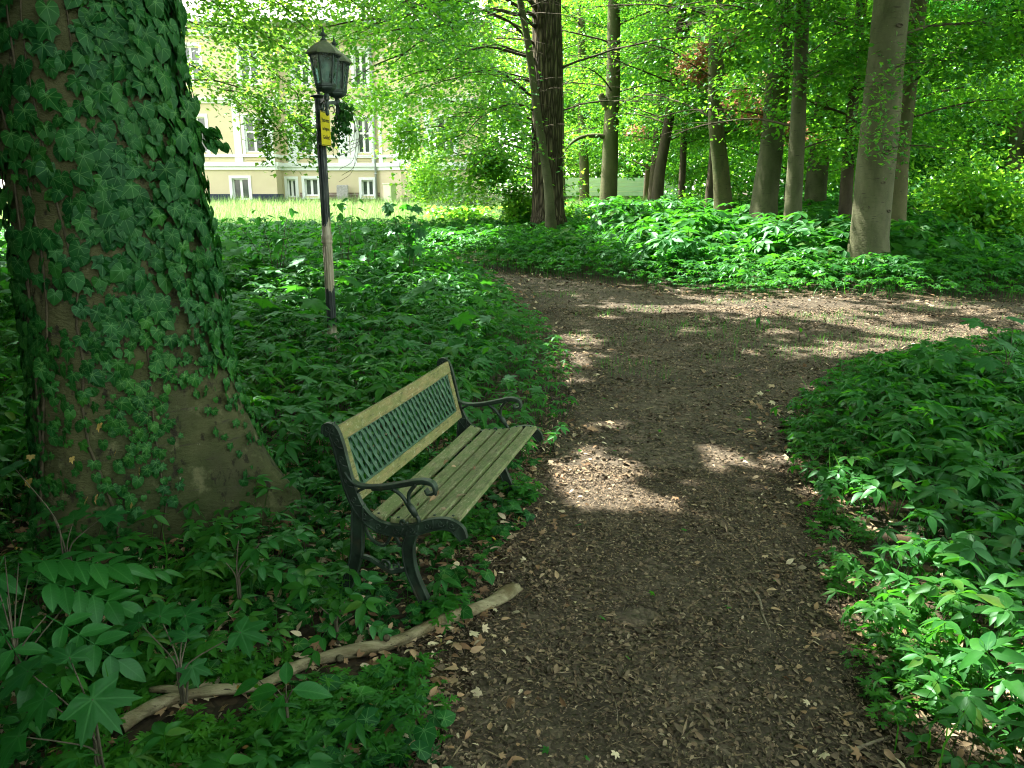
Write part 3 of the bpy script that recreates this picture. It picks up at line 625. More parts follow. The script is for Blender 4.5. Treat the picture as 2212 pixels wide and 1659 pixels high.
# --- the wood on the right and the trees by the lawn, traced trunk by trunk
tree_px('oak_tree', 'thick oak trunk with deeply ridged brown bark behind the far end of the path', [(1187, 505, 80), (1183, 420, 68), (1182, 250, 66), (1181, 0, 64)], 23, 'bark_oak',
        auto_limbs(3, 14, 4.5, 13, 5.0, 1500)+[(3.1, 170, 3.0, .05, 500), (4.2, 200, 4.0, 0, 900), (5.0, 160, 4.5, .1, 900), (3.6, 20, 3.5, .1, 500)]
        +[(apt(1160, v0, 23), apt(u1, v1, Y1), n_, sp_) for v0, u1, v1, Y1, n_, sp_ in [(215, 985, 170, 17, 1100, .6), (60, 815, 135, 15, 2600, .45), (20, 785, 90, 14, 2900, .5), (40, 850, 60, 15.5, 2600, .6), (-30, 680, 30, 13, 2000, .7), (-20, 880, 70, 16, 2600, .8), (-60, 990, 0, 16, 2400, .8), (130, 960, 170, 17, 1500, .5), (240, 1000, 300, 18, 1300, .45), (300, 1000, 385, 19, 1000, .4), (100, 890, 20, 18, 2400, .7), (180, 1010, 260, 19, 1500, .7)]], leaf='beech', seed=21, flare=.22, rough=.02, leafT=SIMPLE_W, lsize=.10)
tree_px('sapling_tree', 'slim leaning grey sapling right in front of the ridged oak trunk', [(1192, 520, 24), (1184, 400, 19), (1163, 260, 17), (1143, 110, 16), (1124, 0, 15)], 21.3, 'bark_beech',
        [(5.2, 180, 2.0, .2, 160), (6, 20, 2.4, .2, 240), (2.2, 0, .7, .1, 30), (3.0, 10, .8, .1, 40), (4.0, 350, .9, .1, 40)], extra_h=9, seed=22, n=10, flare=.15, leaf='beech')
tree_px('broken_limb_tree', 'smooth greenish trunk with a broken limb stub, right of the oak', [(1312, 460, 40), (1316, 380, 35), (1320, 280, 33), (1324, 190, 32), (1326, 60, 28)], 29, 'bark_green',
        auto_limbs(5, 16, 4.2, 12, 5.0, 1500)+[(4.0, 300, 4.0, .0, 900), (4.5, 240, 4.5, .05, 900)], seed=23, flare=.12)
t2 = CROWNS[-1]; o_ = np.array(t2[0].location); mb = MB()
mb.tube(spline([apt(1322, 300, 29)-o_, apt(1290, 293, 28.9)-o_, apt(1258, 296, 28.8)-o_, apt(1236, 308, 28.7)-o_, apt(1216, 330, 28.6)-o_], 5), np.linspace(.10, .03, 21), 8); mb.build('limb', M['bark_green'], t2[0])
mb = MB(); mb.tube(spline([apt(1322, 245, 29)-o_, apt(1306, 222, 28.9)-o_, apt(1297, 203, 28.9)-o_], 5), np.linspace(.17, .11, 11), 9); mb.build('broken_stub', M['bark_green'], t2[0])
tree_px('pale_trunk_tree', 'pale slender trunk standing before the light blue wall', [(1263, 440, 24), (1262, 370, 21), (1259, 300, 20), (1257, 150, 18)], 37, 'bark_green', auto_limbs(6, 12, 4, 11, 4.5, 1200), leaf='bright', seed=24, n=12, flare=.1)
tree_px('thin_pole_tree', 'very thin pale young tree between the oak and the light blue wall', [(1221, 445, 8), (1217, 370, 6.5), (1216, 290, 6)], 30, 'bark_beech', auto_limbs(7, 5, 3, 6, 2.2, 260), extra_h=7, leaf='bright', seed=25, n=8, flare=.05)
tree_px('leaning_dark_tree', 'dark trunk leaning to the right, left one of a close pair of thin dark trunks', [(1419, 450, 27), (1424, 380, 24), (1443, 270, 22), (1458, 165, 21), (1478, 0, 19)], 28, 'bark_dark', auto_limbs(8, 16, 2.6, 11, 4.6, 1500), seed=26, n=14, flare=.1)
tree_px('straight_dark_tree', 'thin straight trunk just right of the dark leaning one', [(1471, 455, 16), (1475, 350, 14), (1480, 200, 14), (1483, 0, 13)], 29, 'bark_dark', auto_limbs(9, 12, 2.4, 10, 4.0, 1300), seed=27, n=12, flare=.08)
tree_px('curved_beech_tree', 'beech trunk that curves at its ivied foot, left of the wide sunlit leaning trunk', [(1568, 485, 48), (1558, 380, 36), (1547, 260, 32), (1546, 120, 31), (1548, 0, 29)], 23.5, 'bark_green', auto_limbs(10, 18, 2.6, 11, 5.0, 1500), seed=28, flare=.22)
tree_px('leaning_beech_tree', 'broad beech trunk leaning right with a sunlit left flank', [(1643, 525, 72), (1652, 430, 56), (1668, 300, 50), (1688, 100, 46), (1697, 0, 44)], 19.3, 'bark_beech', auto_limbs(11, 16, 2.6, 10, 4.6, 1300), seed=29, flare=.3)
tree_px('slender_beech_tree', 'slender beech trunk close in front between the two leaning broad trunks', [(1706, 585, 44), (1713, 450, 36), (1722, 300, 32), (1735, 0, 29)], 17.0, 'bark_beech', auto_limbs(12, 14, 2.3, 9, 4.0, 1000), seed=30, n=16, flare=.25)
tree_px('rear_beech_tree', 'brownish beech trunk further back, seen right of the slender one', [(1762, 425, 50), (1770, 330, 43), (1788, 180, 40), (1813, 0, 36)], 27, 'bark_beech', auto_limbs(13, 18, 2.8, 12, 5.2, 1600), seed=31, flare=.2)
tree_px('narrow_dark_tree', 'narrow dark trunk immediately left of the biggest beech', [(1821, 560, 31), (1826, 450, 27), (1836, 300, 25), (1862, 0, 22)], 18.6, 'bark_dark', auto_limbs(14, 12, 2.4, 9, 4.0, 1000), seed=32, n=14, flare=.15)
big = tree_px('big_beech_tree', 'biggest smooth grey beech trunk with knots, at the edge of the path junction', [(1872, 612, 84), (1876, 540, 80), (1888, 400, 78), (1907, 200, 75), (1927, 0, 72)], 14.5, 'bark_beech',
        auto_limbs(15, 14, 4.0, 11, 5.0, 900)+[(3.3, 250, 1.1, .02, 130, .3), (2.95, 235, 1.3, -.05, 170, .35), (2.45, 250, 1.2, -.02, 230, .35), (2.3, 300, 1.4, .0, 200, .35), (3.7, 280, 1.2, .0, 130, .3)], seed=33, n=28, flare=.34, lsize=.085)
kr = np.random.default_rng(3)
for u, v, r in [(1858, 448, .055), (1905, 455, .04), (1846, 540, .045), (1900, 545, .035), (1852, 582, .05), (1900, 330, .06), (1938, 345, .04), (1872, 505, .03), (1925, 62, .05), (1890, 395, .035), (1862, 400, .028)]:
    e_, sp_k = big[0], big[2]; p = apt(u, v, 14.5); k = np.argmin(np.abs(sp_k[:, 2]-p[2])); ax = sp_k[k]; R0 = .335*(1-.02*p[2]); dx_ = np.clip((p[0]-ax[0])/R0, -.85, .85); q = np.array([ax[0]+R0*dx_, ax[1]-R0*math.sqrt(1-dx_*dx_), p[2]])-np.array(e_.location); nn = np.array([dx_, -math.sqrt(1-dx_*dx_), 0])
    mb = MB(); tt = np.cross((0, 0, 1), nn); ring = [q+nn*.004+tt*r*math.cos(a)*1.15+np.array([0, 0, r*.55*math.sin(a)]) for a in np.linspace(0, 2*PI, 13)]; mb.tube(ring, r*.22, 6, cap=False); mb.add([q-nn*.02]+[q+nn*.006+(x-q-nn*.004)*.8 for x in ring[:-1]], [(0, i+1, (i+1) % 12+1) for i in range(12)], True); mb.build('knot', M['knot'], e_)
tree_px('shaded_beech_tree', 'dark shaded trunk half hidden behind the right side of the biggest beech', [(1929, 565, 46), (1937, 430, 40), (1949, 300, 36), (1986, 0, 34)], 16.8, 'bark_green', auto_limbs(16, 14, 2.8, 9, 4.4, 1100), seed=34, flare=.2)
tree_px('edge_tree', 'pale leaning trunk at the right edge among sunlit leaves', [(2188, 400, 30), (2196, 300, 27), (2206, 200, 26), (2222, 60, 24)], 22, 'bark_beech', auto_limbs(17, 16, 2.4, 10, 5.0, 1500), leaf='beech', seed=35, n=14, flare=.15)
# --- more trees whose crowns close the view between the trunks
for i, (x, y, lab, leaf) in enumerate([
        (6.0, 34, 'tall tree with green crown behind the pair of thin dark trunks', 'beech'), (11.5, 33, 'leafy tree deep in the wood behind the wide leaning trunk', 'beech'),
        (17.0, 30, 'leafy tree deep in the wood right of the biggest beech', 'beech'), (14.0, 22, 'leafy tree in the shade right of the biggest beech', 'canopy'), (1.8, 40, 'sunlit leafy tree beyond the light blue wall', 'bright'),
        (19.5, 22.5, 'leafy tree behind the pale trunk at the right edge', 'bright')]):
    g = float(gz(x, y)); rs = np.random.default_rng(60+i)
    e, bk, sp = make_tree('woodland_tree', lab, [(x, y, g), (x+.2, y, g+5), (x+.4, y+.2, g+10)], (.2, .16, .12), 'bark_dark', auto_limbs(60+i, 30, 1.4, 12, 4.6, 2300), seed=60+i, n=12, lsize=.12, flat=.2, group='trees of the wood beyond the path')
    CROWNS.append([e, bk, np.array([x, y]), leaf])
# --- copper-leaved trees glimpsed far back
for i, (u, v, Y) in enumerate([(1548, 145, 25.2), (1672, 225, 21.2), (1400, 290, 44)]):
    p = apt(u, v, Y); g = float(gz(p[0], Y)); e, bk, sp = make_tree('copper_beech', ['copper-red leafed tree glimpsed highest between the trunks', 'copper-red leafed tree glimpsed left of the wide leaning trunk', 'brownish leafed tree above the light blue wall'][i],
        [(p[0], Y, g), (p[0]+.1, Y, g+4), (p[0], Y, g+8)], (.16, .13, .1), 'bark_dark', [], seed=80+i, n=10, height=9, group='copper-leaved trees')
    w = MB(); bb = Bulk()
    for k in range(9):
        a = k*.7; h = (p[2]-g)+(-.9+.22*k); q = np.array([p[0], Y, g+h]); sprays(q, q+np.array([1.1*math.cos(a), 1.1*math.sin(a), .1]), .012, 480, .11, SIMPLE_W, 900+i*20+k, bb, w)
    w.V = [tuple(np.array(v_)-np.array(e.location)) for v_ in w.V]; w.build('branches', M['twig'], e)
    CROWNS.append([e, bb, p[:2], 'copper'])

# --- the maple by the lawn whose sunlit crown fills the middle of the picture
mg = float(gz(-.75, 25.5)); lb = []
rs = np.random.default_rng(5)
for k in range(46):
    h = .45+9.6*(k/46.); a = (k*137.5+20) % 360; L = (2.0+1.3*math.sin(PI*min(h/9.5, 1)))*rs.uniform(.5, 1.35)
    c_ = np.array([-.75, 25.4, mg+h]); q_ = c_+L*np.array([math.cos(R_(a)), math.sin(R_(a)), rs.uniform(-.05, .12)]); t_ = np.array([1.0, 25.9, mg+h-.3])
    lb.append((t_*.55+q_*.45, q_, 2700, rs.uniform(.5, 1.2)))
e, bk, sp = make_tree('maple_tree', 'broad maple with bright sunlit leaves reaching the ground, left of the oak', [(1.0, 25.9, mg), (1.0, 25.9, mg+4), (1.0, 25.9, mg+9)], (.22, .18, .12), 'bark_dark', lb, seed=41, lsize=.14, leafT=SIMPLE_W, height=11, flat=.35)
CROWNS.append([e, bk, np.array([-.75, 25.5]), 'bright'])
A = apt
# --- the tree behind the ivied trunk, with yellow-green sprays hanging before the house
e, bk, sp = make_tree('lime_tree', 'tree with thin dark branches and yellow-green sunlit sprays hanging in front of the house', [(-7.3, 12.6, 0), (-7.2, 12.6, 3), (-7.0, 12.6, 7)], (.2, .17, .14), 'bark_dark',
    [(A(330, 185, 12.2), A(590, 210, 11.5), 546, .35), (A(470, 190, 12), A(680, 300, 11.5), 468, .3, 0), (A(520, 210, 11.8), A(640, 330, 11.3), 390, .25, 0), (A(350, -40, 12), A(740, 215, 11), 1326, .5), (A(400, -80, 11.5), A(690, 70, 10.5), 1404, .6),
     (A(330, 20, 12.5), A(640, 200, 12.5), 1014, .45), (A(330, 110, 13), A(560, 260, 12.6), 546, .4), (A(330, -60, 11), A(560, 100, 10.5), 1170, .6), (A(450, -120, 12), A(800, 30, 11.5), 1482, .6), (A(565, 240, 11.6), A(578, 345, 11.4), 327, .16, 0), (A(640, 260, 11.6), A(700, 345, 11.4), 296, .16, 0),
     (A(400, 60, 13.5), A(740, 130, 13.5), 1326, .5), (A(640, 200, 12), A(665, 300, 11.8), 296, .2, 0)], seed=43, lsize=.075, leafT=SIMPLE_W, height=12, twig='bark_dark', flat=.15)
CROWNS.append([e, bk, np.array([-7, 12.6]), 'lime'])

# --- the thick ivied beech in the foreground
IB = np.array([-1.93, 3.84, 0.0])
def ivy_radius(a, z):
    """trunk radius by angle (0 = +X) and height; buttress roots to the right front and left"""
    base = .37+.08*np.exp(-z/.8)+.028*np.maximum(2.4-z, 0)
    but = .42*np.exp(-np.abs(z)/.40)*np.exp(-((np.angle(np.exp(1j*(a-R_(-8)))))/.42)**2)+.15*np.exp(-np.abs(z)/.35)*np.exp(-((np.angle(np.exp(1j*(a-R_(-105)))))/.4)**2)+.16*np.exp(-np.abs(z)/.4)*np.exp(-((np.angle(np.exp(1j*(a-R_(175)))))/.5)**2)+.2*np.exp(-np.abs(z)/.4)*np.exp(-((np.angle(np.exp(1j*(a-R_(70)))))/.5)**2)
    return (base+but)*(1+.02*np.sin(3*a+z)+.015*np.sin(5*a-2*z))
ie = empty('ivy_clad_beech', IB, 0, 'massive foreground beech trunk with brown bark, covered in ivy, behind the bench', 'tree')
nA = 72; zs = np.concatenate([np.linspace(-.2, 1.2, 36), np.linspace(1.27, 4.6, 40), np.linspace(5, 15, 12)])
aa = np.arange(nA)*2*PI/nA; V = []
for z in zs:
    r = ivy_radius(aa, max(z, -.05))*(1 if z < 5 else 1-.05*(z-5)); V += [(r[j]*math.cos(aa[j])-.026*z, r[j]*math.sin(aa[j]), z) for j in range(nA)]
mb = MB(); mb.add(V, [(i*nA+j, i*nA+(j+1) % nA, (i+1)*nA+(j+1) % nA, (i+1)*nA+j) for i in range(len(zs)-1) for j in range(nA)], True)
mb.build('trunk', M['bark_ivy_tree'], ie)
ivb, ivw = Bulk(), MB()
for i, lm in enumerate(auto_limbs(70, 12, 5.5, 12, 5.5, 900, (.05, .35))):
    h, az, L, rise, nl = lm; p0 = IB+np.array([0, 0, h]); a = R_(az)
    sprays(p0, p0+L*np.array([math.cos(a), math.sin(a), rise]), .06, nl, .10, SIMPLE_W, 7000+i, ivb, ivw)
ivw.V = [tuple(np.array(v)-IB) for v in ivw.V]; ivw.build('branches', M['twig'], ie)
CROWNS.append([ie, ivb, IB[:2]+np.array([-.5, .5]), 'canopy'])

# ivy: leaves hang in shingles over the bark, thinner on two bare patches
def bare(a, z):
    g = lambda c, w, z0, h: np.exp(-((np.angle(np.exp(1j*(a-R_(c))))/w)**2+((z-z0)/h)**2)**1.5)
    d1 = g(-36, .23, .34, .46); d2 = g(-8, .20, .18, .30); d3 = g(-72, .55, 2.62, .42); d4 = .5*g(-62, .14, 1.5, .8)
    return np.clip(1.15*d1+1.1*d2+.9*d3+d4, 0, 1)
iv = empty('climbing_ivy', IB+np.array([0, -.55, 0]), 0, 'dark green ivy with pale leaf veins climbing the massive foreground trunk', 'ivy')
B = Bulk(); stems = MB(); rs = np.random.default_rng(91); off = np.array(iv.location)
NI = 8200
a = rs.uniform(R_(-200), R_(60), NI); z = rs.uniform(-.02, 3.3, NI)**1.0
dens = (.69+.44*wob(a*2.2, z*1.6, 1.3, 5))*(1-bare(a, z))*np.where(z < 1.1, 1.0, .50); dens = np.where(np.cos(a-R_(-10)) > .55, np.maximum(dens, .7*(z > .75)), dens)
sel = rs.random(NI) < dens; a, z = a[sel], z[sel]; m = len(a); r = ivy_radius(a, z)+rs.uniform(.006, .035, m)+np.where(np.cos(a-R_(5)) > .75, rs.uniform(0, .05, m)*(z > .9), 0)
P = np.stack([IB[0]+r*np.cos(a)-.026*z, IB[1]+r*np.sin(a), z], 1)
# leaf plane tangent to the bark, tip pointing down and a little out
Rn = np.empty((m, 3, 3)); out = np.stack([np.cos(a), np.sin(a), np.zeros(m)], 1); tip = np.stack([np.zeros(m), np.zeros(m), -np.ones(m)], 1)
sw = rs.normal(0, .45, m); tang = np.stack([-np.sin(a), np.cos(a), np.zeros(m)], 1)
tp = tip*np.cos(sw)[:, None]+tang*np.sin(sw)[:, None]+out*rs.uniform(.02, .42, m)[:, None]; tp /= np.linalg.norm(tp, axis=1)[:, None]
nr = out+tip*rs.uniform(-.3, .1, m)[:, None]+tang*rs.normal(0, .35, m)[:, None]; nr -= tp*(nr*tp).sum(1)[:, None]; nr /= np.linalg.norm(nr, axis=1)[:, None]
Rn[:, :, 1] = tp; Rn[:, :, 2] = nr; Rn[:, :, 0] = np.cross(tp, nr)
S = (.034+.026*sm(.3, 1.7, z))*rs.uniform(.38, 1.35, m); k = rs.random(m) < .45+.3*(z > 1.3)
B.add(IVYH, P[k], Rn[k], S[k]*1.02); B.add(IVY, P[~k], Rn[~k], S[~k]*1.05)
# sprig standing out to the right of the trunk, against the house
for j in range(46):
    t = rs.random(); p = np.array(A(385, 255, 3.95))*(1-t)+np.array(A(478, 318, 3.9))*t+rs.normal(0, .02, 3); aa_ = rs.uniform(-.9, .5)
    B.add(IVYH, [p], rot(rs.uniform(-2.4, -.7), rs.uniform(-1.3, -.5), rs.uniform(-.6, .6)).reshape(1, 3, 3), np.array([rs.uniform(.035, .06)]))
B.build('foliage', M['ivy'], iv, smooth=False)
for j in range(15):
    a0 = rs.uniform(R_(-190), R_(45)); n_ = 16; zz = np.linspace(-.02, rs.uniform(1.2, 4.2), n_); an = a0+np.cumsum(rs.normal(0, .07, n_))
    if bare(an[:5], zz[:5]).max() > .35: continue
    rr = ivy_radius(an, zz)+.006
    stems.tube(np.stack([IB[0]+rr*np.cos(an)-.026*zz, IB[1]+rr*np.sin(an), zz], 1)-off, np.linspace(rs.uniform(.004, .009), .003, n_), 5)
for j in range(3):
    zz = np.linspace(1.1, 4, 24); an = R_(2+9*j)+.06*np.sin(zz*3+j); rr = ivy_radius(an, zz)+.02; stems.tube(np.stack([IB[0]+rr*np.cos(an)-.026*zz, IB[1]+rr*np.sin(an), zz], 1)-off, np.linspace(.017, .011, 24), 7)
stems.build('vine_stems', M['vine'], iv)
YB = Bulk()
for (u, v) in [(430, 1178), (423, 1232), (160, 1145), (365, 1020), (290, 1160), (345, 1180), (375, 1195), (205, 1110)]:
    pass
# small dead leaves caught in the ivy
aY = rs.uniform(R_(-140), R_(-60), 9); zY = rs.uniform(.15, .75, 9); rY = ivy_radius(aY, zY)+.06
YB.add(IVY, np.stack([IB[0]+rY*np.cos(aY), IB[1]+rY*np.sin(aY), zY], 1), rot(aY+PI, rs.uniform(-1.5, -1.0, 9), rs.uniform(-.4, .4, 9)), rs.uniform(.022, .038, 9)); YB.build('dead_leaves', M['yellow_leaf'], iv)
# ------------------------------------------------------------------ mostly unseen leaves added to shade all but the sun gaps, dealt to crowns
def deal(P, S, seed, leafT=SIMPLE_W):
    rs = np.random.default_rng(seed); cs = [c for c in CROWNS if c[3] in ('beech', 'canopy', 'lime', 'bright') and c[1] is not None]
    xy = np.array([c[2] for c in cs]); d = ((P[:, None, :2]-xy[None])**2).sum(2); w = d.argmin(1)
    for i, c in enumerate(cs):
        k = w == i; m = int(k.sum())
        if m: c[1].add(leafT, P[k], rot(rs.uniform(0, 6.28, m), rs.normal(0, .45, m), rs.normal(0, .45, m)), S[k])
rs = np.random.default_rng(17)
NS = 150000
gx, gy = rs.uniform(-9, 13, NS), rs.uniform(-1.5, 25, NS)
h = 8.3+2.2*(wob(gx, gy, .7, 2)+1)+rs.normal(0, .5, NS); h = np.maximum(h, 7.4); k = h/SD[2]
P = np.stack([gx+SD[0]*k, gy+SD[1]*k, h+np.clip((gy-13)*.031, 0, 1)], 1)
u, v, f = project(P); infr = (f > .3) & (u > -60) & (u < 2270) & (v > -25) & (v < 1700)
sel = (rng.random(NS) > sun_lit(gx, gy)*1.02) & (~infr | (gx > 2)) & (rng.random(NS) > in_air_beam(P)); P = P[sel]
deal(P, rs.uniform(.17, .27, len(P)), 5)
NO = 52000  # overhead leaves added to dim the sky light, denser on the left
P = np.stack([-13+28*rs.random(NO)**1.3, rs.uniform(-9, 21, NO), rs.uniform(8.5, 14, NO)], 1); P = np.vstack([P, np.stack([rs.uniform(-10, -.3, 31000), rs.uniform(-5, 4.5, 31000), rs.uniform(6.5, 11, 31000)], 1)]); P = P[keep_gap(P) & ~((P[:, 0] > -.5) & (P[:, 1] < 9) & (rs.random(len(P)) < .62))]
u, v, f = project(P); P = P[~((f > .3) & (u > -60) & (u < 2270) & (v > -25) & (v < 1700))]
deal(P, rs.uniform(.22, .34, len(P)), 6)
for e, bk, c, leaf in CROWNS:
    if bk is not None and bk.n: bk.build('crown', M[leaf], e, uv=False)  # each crown mesh includes the added shade leaves dealt to it
# far wood that closes the view and stands behind the camera too: one mass
FW = Bulk(); rs = np.random.default_rng(23)
def mass(n, x0, x1, y0, y1, z0, z1, s):
    x, y = rs.uniform(x0, x1, n), rs.uniform(y0, y1, n); z = z0+(z1-z0)*rs.random(n)**.9
    keep = (wob(x, z, .55, 3)+.6*wob(x+y, z, 1.4, 6) > -.55); x, y, z = x[keep], y[keep], z[keep]; m = len(x)
    FW.add(SIMPLE_W, np.stack([x, y, z+gz(x, y)], 1), rot(rs.uniform(0, 6.28, m), rs.normal(-.2, .6, m), rs.normal(0, .5, m)), s*rs.uniform(.6, 1.3, m))
mass(110000, -2, 62, 56, 68, 0, 24, .5); mass(60000, 17, 46, 34, 56, 0, 18, .34); mass(15000, 26, 34, 2, 36, 0, 16, .34); mass(15000, 6, 19, 40, 52, 1.5, 15, .3); mass(17000, 2.2, 8, 51, 57, 2.2, 17, .34); mass(30000, 4, 52, 52.5, 56, 0, 6, .3); mass(16000, 8, 40, 40, 46, 0, 5, .24)
tag(FW.build('distant_wood', M['beech'], uv=False), 'mass of sunlit green foliage closing the view far behind the trunks', 'wood', kind='stuff')
BW = Bulk(); FW = BW
mass(9000, -26, 26, -24, -16, 0, 11, .5); mass(9000, -24, -18, -16, 14, 0, 14, .5); mass(4000, 18, 26, -16, 4, 0, 12, .5); mass(5000, -15, -11.5, 1, 14, 0, 7, .34); mass(28000, -9.5, -3.4, -7, .0, 0, 11, .36); mass(15000, -10, -6, 0, 7, 0, 8, .36); mass(5000, -8, -1, -10, -6, 0, 9, .4); mass(9000, -10.5, -6.3, 8.4, 11.2, 0, 7, .26)  # near masses out of frame are added to darken the left side
tag(BW.build('wood_and_shade_mass', M['canopy'], uv=False), 'shaded green foliage mass left behind the ivy-covered trunk', 'wood', kind='stuff')
# ------------------------------------------------------------------ the bench (local X along its length, Y backwards, Z up)
BO = np.array([-.251, 2.77, 0.0]); BA = math.atan2(.963, .27)
be = empty('garden_bench', BO, BA, 'weathered wooden garden bench with green cast iron ends and lattice back, beside the path', 'bench')
L = 1.257
def spiral(c, r0, turns, a0, sgn=1, n=16):
    t = np.linspace(0, 1, n); r = r0*(1-.8*t); a = a0+sgn*t*turns*2*PI
    return [(c[0], c[1]+r[i]*math.cos(a[i]), c[2]+r[i]*math.sin(a[i])) for i in range(n)]
SIDE = spline([(0, .508, .722), (0, .494, .746), (0, .470, .742), (0, .450, .69), (0, .43, .60), (0, .405, .50), (0, .365, .415), (0, .30, .362), (0, .215, .348), (0, .135, .362), (0, .06, .392), (0, .0, .402), (0, -.045, .385), (0, -.07, .345)], 7)
def end_frame(x, sgn):
    P = SIDE+np.array([x, 0, 0]); f = MB(); k = len(P); w = .042*np.ones(k); w[:6] = np.linspace(.016, .036, 6); w[-6:] = np.linspace(.042, .026, 6)
    f.band(P, w, .014); T_ = np.gradient(P, axis=0); T_ /= np.linalg.norm(T_, axis=1)[:, None]; N_ = np.cross((1, 0, 0), T_)
    f.band(P+N_*(w[:, None]/2), .006, .030); f.band(P-N_*(w[:, None]/2), .005, .022)
    o = f.build('end_frame', M['iron'], be, .002)
    sc = MB()                                        # raised scrolls along the band, both faces
    for i in range(8, k-7, 6):
        for s in (-1, 1):
            c = P[i]+np.array([s*.008, 0, 0]); a = math.atan2(T_[i][2], T_[i][1])
            sc = MB(); sc.tube(spiral(c, .014, 1.25, a+.4), .0026, 5); sc.tube([c+T_[i]*.014+N_[i]*.016, c+T_[i]*.026+N_[i]*.002, c+T_[i]*.034-N_[i]*.018], .003, 5); sc.build('scroll', M['iron'], o)
    sc = MB(); sc.tube(spiral((x, .500, .726), .018, 1.2, 1.2, 1), .006, 6)
    sc.build('end_curl', M['iron'], o)
    # legs
    fl = MB(); fp = spline([(x, .145, .352), (x, .165, .28), (x, .155, .18), (x, .115, .08), (x, .07, -.03)], 6); fl.band(fp, np.linspace(.042, .036, len(fp)), .016); fl.band(fp+np.array([0, -.022, 0]), .006, .030); fl.band(fp+np.array([0, .022, 0]), .006, .030); fl.build('leg', M['iron'], be, .002)
    rl = MB(); rp = spline([(x, .375, .44), (x, .385, .33), (x, .395, .22), (x, .435, .10), (x, .495, -.03)], 6); rl.band(rp, np.linspace(.044, .038, len(rp)), .016); rl.band(rp+np.array([0, -.023, 0]), .006, .030); rl.band(rp+np.array([0, .023, 0]), .006, .030); rl.build('leg', M['iron'], be, .002)
    st = MB(); st.band(spline([(x, .40, .215), (x, .34, .21), (x, .29, .185), (x, .25, .165), (x, .215, .172), (x, .16, .19)], 5), .016, .016); st.tube(spiral((x, .265, .19), .022, 1.1, 0), .006, 5); st.tube(spiral((x, .225, .19), .018, 1.1, 2), .005, 5)
    st.band(spline([(x, .36, .37), (x, .33, .30), (x, .27, .275), (x, .23, .33), (x, .20, .285), (x, .16, .30)], 5), .010, .012); st.build('stretcher', M['iron'], be)
    # armrest with its rolled front and forked support
    ar = MB(); ap = spline([(x, .425, .575), (x, .39, .532), (x, .34, .520), (x, .26, .530), (x, .17, .553), (x, .10, .570), (x, .055, .562), (x, .045, .530), (x, .072, .518), (x, .085, .537)], 6)
    ww = np.interp(np.arange(len(ap)), [0, 10, 36, len(ap)-1], [.009, .012, .014, .008]); ar.band(ap, ww, np.float64(.034)); ar.tube(ap[14:44]+np.array([0, 0, -.012]), .007, 6)
    o2 = ar.build('armrest', M['iron'], be, .003)
    su = MB(); su.tube(spline([(x, .225, .522), (x, .19, .50), (x, .16, .462), (x, .135, .43), (x, .118, .40), (x, .13, .375), (x, .165, .368)], 6), .009, 6); su.tube(spline([(x, .125, .553), (x, .155, .51), (x, .158, .465)], 6), .008, 6)
    su.tube([(x, .165, .47), (x, .145, .445), (x, .128, .417)], [.011, .015, .011], 8); su.build('arm_support', M['iron'], be); su = MB(); su.tube(spline([(x, .345, .512), (x, .378, .49), (x, .382, .45), (x, .36, .42)], 6), .006, 6); 
    so_ = su.build('corner_curl', M['iron'], be); su = MB(); su.tube(spiral((x, .185, .385), .018, 1.1, 3), .006, 5); su.build('scroll', M['iron'], be)
for x, s in ((-.005, -1), (L+.005, 1)): end_frame(x, s)
def slat(name, y, z, w, t, tilt, mat, x0=.006, x1=L-.006, seed=0):
    r = random.Random(seed); mb = MB(); n = 9; V = []
    for i in range(n):
        x = x0+(x1-x0)*i/(n-1); dz = -.004*math.sin(PI*i/(n-1))+r.uniform(-.0008, .0008); c, s = math.cos(tilt), math.sin(tilt); ww = w+r.uniform(-.0012, .0012)
        V += [(x, y+(a*ww/2*c-b*t/2*s), z+dz+(a*ww/2*s+b*t/2*c)) for a, b in ((-1, -1), (1, -1), (1, 1), (-1, 1))]
    F = [(i*4+j, i*4+(j+1) % 4, i*4+4+(j+1) % 4, i*4+4+j) for i in range(n-1) for j in range(4)]+[(3, 2, 1, 0), tuple((n-1)*4+j for j in range(4))]
    mb.add(V, F); return mb.build(name, mat, be, .004)
for i, (y, z, tl) in enumerate([(-.018, .415, -.10), (.060, .408, -.20), (.137, .390, -.16), (.215, .380, .02), (.300, .388, .20)]):
    slat('seat_slat', y, z, .062, .021, tl, M['slat'], seed=i)
bd = np.array([.075, .31])/np.hypot(.075, .31); bt = math.atan2(bd[1], bd[0])
def back_pt(s): return np.array([.385, .44])+bd*s
y, z = back_pt(.292); slat('top_rail', y, z, .062, .022, bt, M['rail'], seed=11)
y, z = back_pt(.028); slat('bottom_rail', y, z, .050, .022, bt, M['rail'], seed=12)
for x in (.030, L-.030):
    mb = MB(); p, q = back_pt(.052), back_pt(.261); mb.span((x, p[0], p[1]), (x, q[0], q[1]), (.040, .020), (0, -bd[1], bd[0])); mb.build('stile', M['rail'], be, .003)
la = MB(); h0, h1 = .055, .260
x0, x1 = .056, L-.056; HH = h1-h0; dx = .100; step = .044
nrm = np.array([0, -bd[1], bd[0]])
